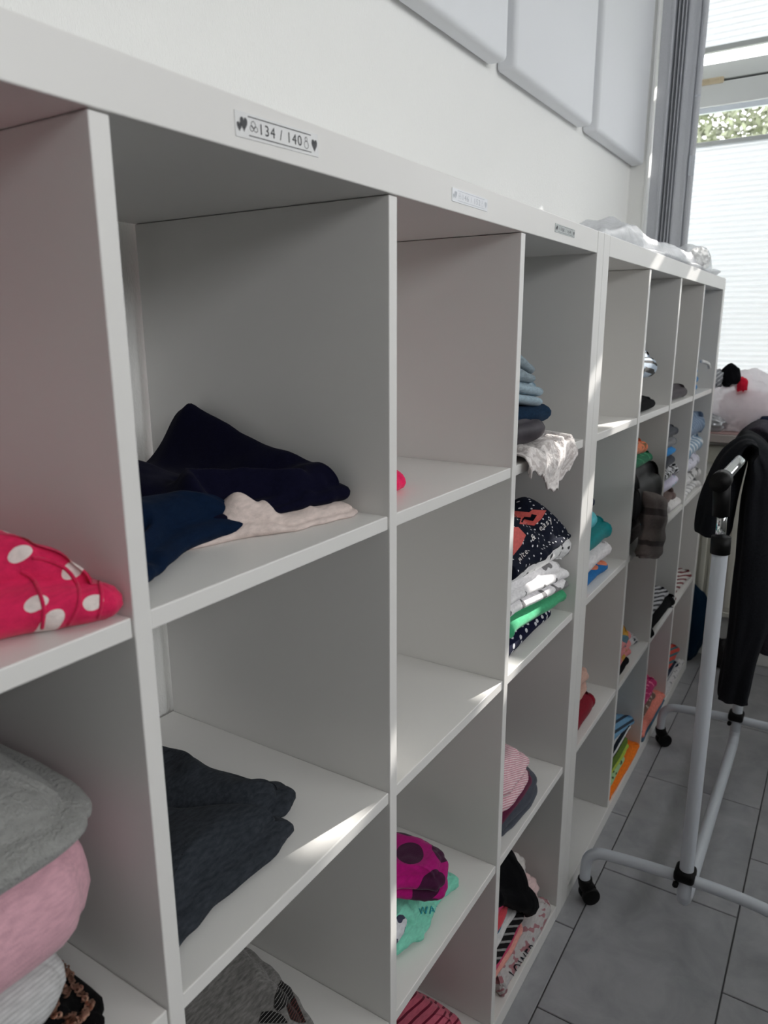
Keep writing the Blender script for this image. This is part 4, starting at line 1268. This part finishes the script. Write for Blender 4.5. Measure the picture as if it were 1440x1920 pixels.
garment('folded_shirt', 'dark navy striped garment in the farthest bottom cube', 'clothing', H0 + 0.008, 2.822, 0.012, 0.24, S0 + 0.019, 0.030, fabric('navy_stripe_h', (44, 50, 66), 'stripes', (186, 186, 190), scale=40, thr=0.3), 1, seed=183)
garment('folded_shirt', 'red and teal striped garment topmost in the farthest bottom cube', 'clothing', H0 + 0.008, 2.872, 0.02, 0.24, S0 + 0.048, 0.046, fabric('red_teal_stripe_h', (206, 76, 64), 'stripes', (66, 112, 122), scale=34, thr=0.4, ang=0.35), 1, seed=184, bulge=0.9)

# coral block letters and white script on the navy dotted top
sc_ = lambda pts: [(900 + u / 5.645, 900 + v / 5.645) for u, v in pts]
decal(hl, 'block_letter', sc_([(362, 330), (520, 345), (552, 318), (700, 325), (650, 412), (572, 486), (412, 466), (432, 402), (362, 396)]), coral)
decal(hl, 'block_letter', sc_([(345, 500), (400, 498), (482, 585), (432, 692), (345, 800)]), coral)
decal(hl, 'block_letter_shadow', sc_([(440, 455), (470, 420), (560, 440), (600, 380), (545, 365), (535, 400), (470, 395), (425, 445)]), fabric('dark_navy_letter_shade', (14, 16, 26)), 0.0016)
text_decal(hl, 'script_lettering', 'nice', 14, (980, 1042), 0.85, white_p, 0.9, shear=0.3)
text_decal(hl, 'script_lettering', '&', 16, (999, 1008), 0.75, white_p, 0.9, shear=0.3)
text_decal(hl, 'script_lettering', 'easy', 15, (1022, 983), 0.75, white_p, 1.0, shear=0.3)

# ------------------------------------------------------------------ clothes rack
rack = empty('clothes_rack', (1.92, -0.24, 0))
tag(rack, 'white tubular clothes rack on black casters with a chrome rail', 'clothes rack')
XN, XF, YP = 1.53, 2.316, -0.243
for X in (XN, XF):
    base = tube('base_bar', [(X, -0.033, 0.045), (X, -0.033, 0.085), (X, -0.038, 0.115), (X, -0.058, 0.134), (X, -0.095, 0.141), (X, -0.16, 0.147), (X, -0.25, 0.152), (X, -0.34, 0.152), (X, -0.40, 0.147), (X, -0.435, 0.138), (X, -0.448, 0.115), (X, -0.452, 0.085), (X, -0.452, 0.045)],
                0.0125, M_white_tube, rack, 14, 90)
    for yc in (-0.033, -0.452):
        bm = bmesh.new()
        for sgn in (-1, 1):
            r_ = bmesh.ops.create_cone(bm, cap_ends=True, segments=20, radius1=0.021, radius2=0.021, depth=0.013)
            bmesh.ops.rotate(bm, verts=r_['verts'], matrix=Matrix.Rotation(math.radians(90), 3, 'Y') @ Matrix.Rotation(0.0, 3, 'X'))
            bmesh.ops.rotate(bm, verts=r_['verts'], matrix=Matrix.Rotation(0.7, 3, 'Z'))
            bmesh.ops.translate(bm, verts=r_['verts'], vec=(X + sgn * 0.010 * math.cos(0.7), yc - 0.012 + sgn * 0.010 * math.sin(0.7), 0.0212))
        cw = link('caster_wheel', bm_mesh(bm, 'caster_wheel'), M_black_pl, rack, True)
        md = cw.modifiers.new('soft', 'BEVEL'); md.width = 0.003; md.segments = 2
        tube('caster_housing', [(X, yc, 0.058), (X, yc - 0.002, 0.045), (X, yc - 0.008, 0.034)], 0.0165, M_black_pl, rack, 14, 8)
# posts and lower bar: one bent tube
tube('post_frame', [(XN, YP, 0.90), (XN, YP - 0.002, 0.50), (XN, YP - 0.003, 0.16), (XN + 0.003, YP - 0.003, 0.105), (XN + 0.035, YP - 0.003, 0.082), (XN + 0.10, YP - 0.003, 0.078),
                    (1.92, YP - 0.003, 0.078), (XF - 0.10, YP - 0.003, 0.078), (XF - 0.035, YP - 0.003, 0.082), (XF - 0.003, YP - 0.003, 0.105), (XF, YP - 0.003, 0.16), (XF, YP, 0.50), (XF, YP, 0.90)],
     0.0145, M_white_tube, rack, 16, 140)
for X in (XN, XF):
    tube('chrome_tube', [(X, YP + 0.002, 0.885), (X, YP + 0.004, 0.98)], 0.0095, M_chrome, rack, 14)
    tube('collar', [(X, YP, 0.882), (X, YP + 0.001, 0.915)], 0.018, M_black_pl, rack, 16)
    tube('rail_connector', [(X, YP + 0.006, 0.955), (X, YP + 0.010, 1.022)], 0.0155, M_black_pl, rack, 16)
    tube('end_cap', [(X - 0.022, YP + 0.012, 1.022), (X + 0.022, YP + 0.012, 1.022)], 0.0185, M_black_pl, rack, 18)
    bm = bmesh.new(); bm_box(bm, X - 0.022, X + 0.024, YP - 0.022, YP + 0.020, 0.150, 0.176, 0.008, 3)
    link('clamp', bm_mesh(bm, 'clamp'), M_black_pl, rack, True)
    tube('clamp_screw', [(X - 0.019, YP + 0.014, 0.14), (X - 0.0, YP + 0.014, 0.14)], 0.006, M_black_pl, rack, 10)
tube('hanging_rail', [(XN + 0.01, YP + 0.012, 1.022), (XF - 0.01, YP + 0.012, 1.022)], 0.0115, M_chrome, rack, 16)


def drape(name, label, path, mat, n=56, res=90, fold=0.10, seed=1):
    """garment thrown over the rail: loft along an inverted U. path rows: (x, y, z, half_thickness, half_width)"""
    A_ = catmull(path, res)
    C_ = A_[:, :3]
    vs_, fs, uvs = [], [], []
    for i in range(res):
        t = C_[min(i + 1, res - 1)] - C_[max(i - 1, 0)]
        t = t / np.linalg.norm(t)
        xax = np.array([1.0, 0, 0]); xax = xax - t * (xax @ t); xax /= np.linalg.norm(xax)
        nn = np.cross(t, xax)
        for k in range(n):
            a = 2 * math.pi * k / n
            rr_ = 1 + fold * math.sin(4 * a + seed + 0.02 * i) + 0.5 * fold * math.sin(7 * a + 2 * seed - 0.03 * i) + 0.16 * mnoise.noise(Vector((i * 0.10, 2.2 * math.cos(a), 2.2 * math.sin(a) + seed)))
            vs_.append(C_[i] + rr_ * (A_[i, 3] * math.cos(a) * nn + A_[i, 4] * math.sin(a) * xax))
            uvs.append((a * 0.05, i * 0.02))
    for i in range(res - 1):
        for k in range(n):
            k2 = (k + 1) % n
            fs.append((i * n + k, i * n + k2, (i + 1) * n + k2, (i + 1) * n + k))
    fs.append(tuple(range(n - 1, -1, -1))); fs.append(tuple((res - 1) * n + k for k in range(n)))
    o = link(name, mesh_py(name, vs_, fs, uvs), mat, None, True)
    tag(o, label, 'clothing')
    return o


blk = fabric('faded_black_cotton', (30, 31, 35), mel=0.2, sheen=0.12)
drape('draped_trousers', 'faded black trousers thrown over the chrome rail, one leg hanging low',
      [(1.86, -0.182, 0.838, 0.034, 0.05), (1.86, -0.184, 0.87, 0.036, 0.06), (1.87, -0.192, 0.94, 0.036, 0.075), (1.89, -0.206, 1.01, 0.028, 0.085), (1.90, -0.232, 1.049, 0.016, 0.09), (1.91, -0.262, 1.01, 0.026, 0.09),
       (1.91, -0.272, 0.93, 0.044, 0.08), (1.91, -0.280, 0.80, 0.048, 0.07), (1.91, -0.278, 0.65, 0.044, 0.055), (1.91, -0.268, 0.52, 0.037, 0.04), (1.91, -0.263, 0.43, 0.035, 0.028), (1.91, -0.262, 0.405, 0.034, 0.024)], blk, seed=2)
drape('draped_jacket', 'dark mauve grey garment hung over the rail behind the black trousers',
      [(2.16, -0.165, 0.80, 0.02, 0.06), (2.16, -0.175, 0.90, 0.026, 0.07), (2.16, -0.196, 1.01, 0.024, 0.08), (2.16, -0.232, 1.053, 0.018, 0.085), (2.16, -0.27, 1.01, 0.026, 0.09), (2.16, -0.295, 0.9, 0.035, 0.08), (2.16, -0.305, 0.7, 0.045, 0.07), (2.16, -0.31, 0.53, 0.05, 0.06), (2.16, -0.31, 0.46, 0.045, 0.05)],
      fabric('dark_mauve_grey_knit', (58, 54, 62), mel=0.25), seed=5)

# ------------------------------------------------------------------ things on the sill, on top and on the floor
M_film = translucent_mat('milky_plastic_film', (250, 249, 252), trans=0.62, clear=0.26, gloss=0.5, rough=0.25, bump=(28, 0.5))
M_film2 = translucent_mat('crumpled_clear_film', (232, 234, 238), trans=0.35, clear=0.35, gloss=0.5, rough=0.2, bump=(30, 0.7))
SILLZ = WZ0 + 0.012


def blob(name, label, cat, c, r, mat, seed=1, amp=0.12, freq=2.2, octv=2, nu=72, nv=44, zmin=None, ridge=0.0):
    vs_, fs, uvs = [], [], []
    for j in range(nv + 1):
        ph = math.pi * j / nv
        for i in range(nu):
            th = 2 * math.pi * i / nu
            d = Vector((math.sin(ph) * math.cos(th), math.sin(ph) * math.sin(th), math.cos(ph)))
            k = 1 + amp * fbm(d.x * freq + seed * 5, d.y * freq, d.z * freq, octv) - ridge * abs(fbm(d.x * freq * 2 + seed, d.y * freq * 2, d.z * freq * 2 + 9, 2))
            p = [c[0] + r[0] * d.x * k, c[1] + r[1] * d.y * k, c[2] + r[2] * d.z * k]
            if zmin is not None: p[2] = max(p[2], zmin + 0.001 * math.sin(7 * th))
            vs_.append(p); uvs.append((p[0], p[1] + p[2]))
    for j in range(nv):
        for i in range(nu):
            i2 = (i + 1) % nu
            fs.append((j * nu + i, (j + 1) * nu + i, (j + 1) * nu + i2, j * nu + i2))
    o = link(name, mesh_py(name, vs_, fs, uvs), mat, None, True)
    tag(o, label, cat)
    return o


blob('plastic_bag', 'white see-through plastic bag bulging with clothes on the window sill', 'plastic bag', (3.13, -0.075, SILLZ + 0.115), (0.085, 0.125, 0.125), M_film, 4, 0.16, 1.8, 4, zmin=SILLZ + 0.004, ridge=0.06)
blob('bundled_cloth', 'pale pink cloth showing through the plastic bag', 'clothing', (3.145, -0.08, SILLZ + 0.09), (0.05, 0.09, 0.075), fabric('pale_pink_bundle', (248, 222, 226)), 6, 0.15, 2.2, zmin=SILLZ + 0.01)
blob('bundled_cloth', 'black cloth sticking out of the top of the plastic bag', 'clothing', (3.065, -0.030, SILLZ + 0.215), (0.03, 0.034, 0.044), fabric('black_bundle', (20, 20, 24)), 8, 0.22, 1.3)
blob('bundled_cloth', 'red cloth beside the black one in the plastic bag', 'clothing', (3.07, -0.070, SILLZ + 0.180), (0.02, 0.022, 0.034), fabric('red_bundle', (206, 24, 52)), 9, 0.22, 1.3)
blob('bundled_cloth', 'grey striped cloth at the left mouth of the plastic bag', 'clothing', (3.06, 0.012, SILLZ + 0.205), (0.03, 0.028, 0.034), fabric('grey_stripe_bundle', (150, 152, 158), 'stripes', (210, 212, 216), scale=60, thr=0.3), 10, 0.2, 2.0)
blob('silver_pouch', 'crumpled silver grey pouch on the sill beside the shelf end', 'pouch', (3.075, 0.010, SILLZ + 0.036), (0.035, 0.045, 0.036), plain('silver_foil', (176, 178, 182), 0.3, metal=0.6, bump=(60, 0.6, 0.004)), 11, 0.2, 2.5, zmin=SILLZ + 0.001)
blob('bundled_cloth', 'dark navy cloth heap on the sill right of the plastic bag', 'clothing', (3.08, -0.175, SILLZ + 0.034), (0.045, 0.062, 0.038), fabric('navy_bundle_sill', (34, 42, 66)), 12, 0.25, 2.2, zmin=SILLZ + 0.001)
box('flat_folder', 3.045, 3.11, -0.12, 0.02, SILLZ + 0.0005, SILLZ + 0.006, plain('dusty_rose_card', (190, 158, 156), 0.6, bump=(100, 0.05, 0.0004)), None, 0.001)
tag(bpy.data.objects['flat_folder'], 'dusty rose card lying on the sill under the plastic bag', 'folder')

hf = Heap([(1.62, 0.06), (1.85, 0.03), (2.05, 0.005), (2.25, -0.004), (2.45, 0.0), (2.66, -0.004), (2.82, 0.01), (2.90, 0.06), (2.90, 0.16), (2.80, 0.26), (2.4, 0.30), (2.1, 0.31), (1.85, 0.28), (1.64, 0.2)],
          W + 0.0005, 0.034, 1, nth=190, nr=56, seed=201, wrinkle=0.020, wscale=8, stretch=(0.6, 1.6), edge=0.08, round_top=0.75, wob=0.014, bulge=0.8,
          bumps=[(1.98, 0.14, 0.055, 0.16, 0.10), (2.76, 0.09, 0.075, 0.10, 0.08), (2.35, 0.14, 0.040, 0.2, 0.1)])
tag(hf.build('plastic_wrap', M_film2), 'crumpled translucent plastic wrap lying on top of the far shelf unit', 'plastic wrap')
blob('tissue', 'small white crumpled tissue on the plastic wrap above the far shelf', 'tissue', (2.56, 0.03, W + 0.035), (0.06, 0.03, 0.034), fabric('white_tissue', (246, 246, 246)), 13, 0.3, 2.6, zmin=W + 0.002)

bag = blob('cloth_bag', 'dark petrol blue cloth bag standing on the floor between shelf and radiator', 'bag', (3.0, 0.03, 0.17), (0.045, 0.085, 0.175), fabric('petrol_blue_canvas', (12, 34, 52)), 14, 0.12, 1.8, zmin=0.001)
blob('bundled_cloth', 'black bundle on the floor below the radiator', 'clothing', (3.03, -0.11, 0.055), (0.05, 0.04, 0.06), fabric('black_shoe_leather', (14, 14, 16), rough=0.5, gloss=True), 15, 0.15, 2.0, zmin=0.001)


# ------------------------------------------------------------------ outside
ground = box('lawn', XG + 0.3, 40, -25, 25, -1.2, -1.0, M_grass)
tag(ground, 'green lawn outside the window', 'lawn', None, 'structure')


def tree(loc, h, rad, label, seed):
    rr_ = random.Random(seed)
    root = empty('tree', loc)
    tag(root, label, 'tree', 'trees outside the window')
    tube('trunk', [(loc[0], loc[1], loc[2]), (loc[0] + 0.1, loc[1], loc[2] + h * 0.4), (loc[0], loc[1] + 0.1, loc[2] + h * 0.8)], 0.12, M_bark, root, 10, 12)
    vs_, fs = [], []
    for _ in range(22000 if seed == 3 else 6000):
        d = Vector((rr_.gauss(0, 1), rr_.gauss(0, 1), rr_.gauss(0, 1))).normalized() * (rr_.random() ** 0.4)
        c = Vector((loc[0] + rad * d.x, loc[1] + rad * d.y, loc[2] + h * 0.62 + h * 0.40 * d.z))
        a = Vector((rr_.gauss(0, 1), rr_.gauss(0, 1), rr_.gauss(0, 1))).normalized() * 0.06
        b_ = a.cross(Vector((rr_.gauss(0, 1), rr_.gauss(0, 1), rr_.gauss(0, 1)))).normalized() * 0.028
        i = len(vs_)
        vs_ += [c - a, c + b_, c + a, c - b_]
        fs.append((i, i + 1, i + 2, i + 3))
    o = link('foliage', mesh_py('foliage', vs_, fs), M_leaf, root)
    o['kind'] = 'stuff'


tree((11.5, 1.2, -1.0), 5.5, 2.1, 'leafy green tree seen through the clear strip of the window', 3)
tree((12.5, -3.4, -1.0), 5.2, 2.0, 'leafy green tree farther right beyond the window', 4)
tree((12.0, 5.6, -1.0), 5.2, 2.0, 'leafy green tree farther left beyond the window', 5)
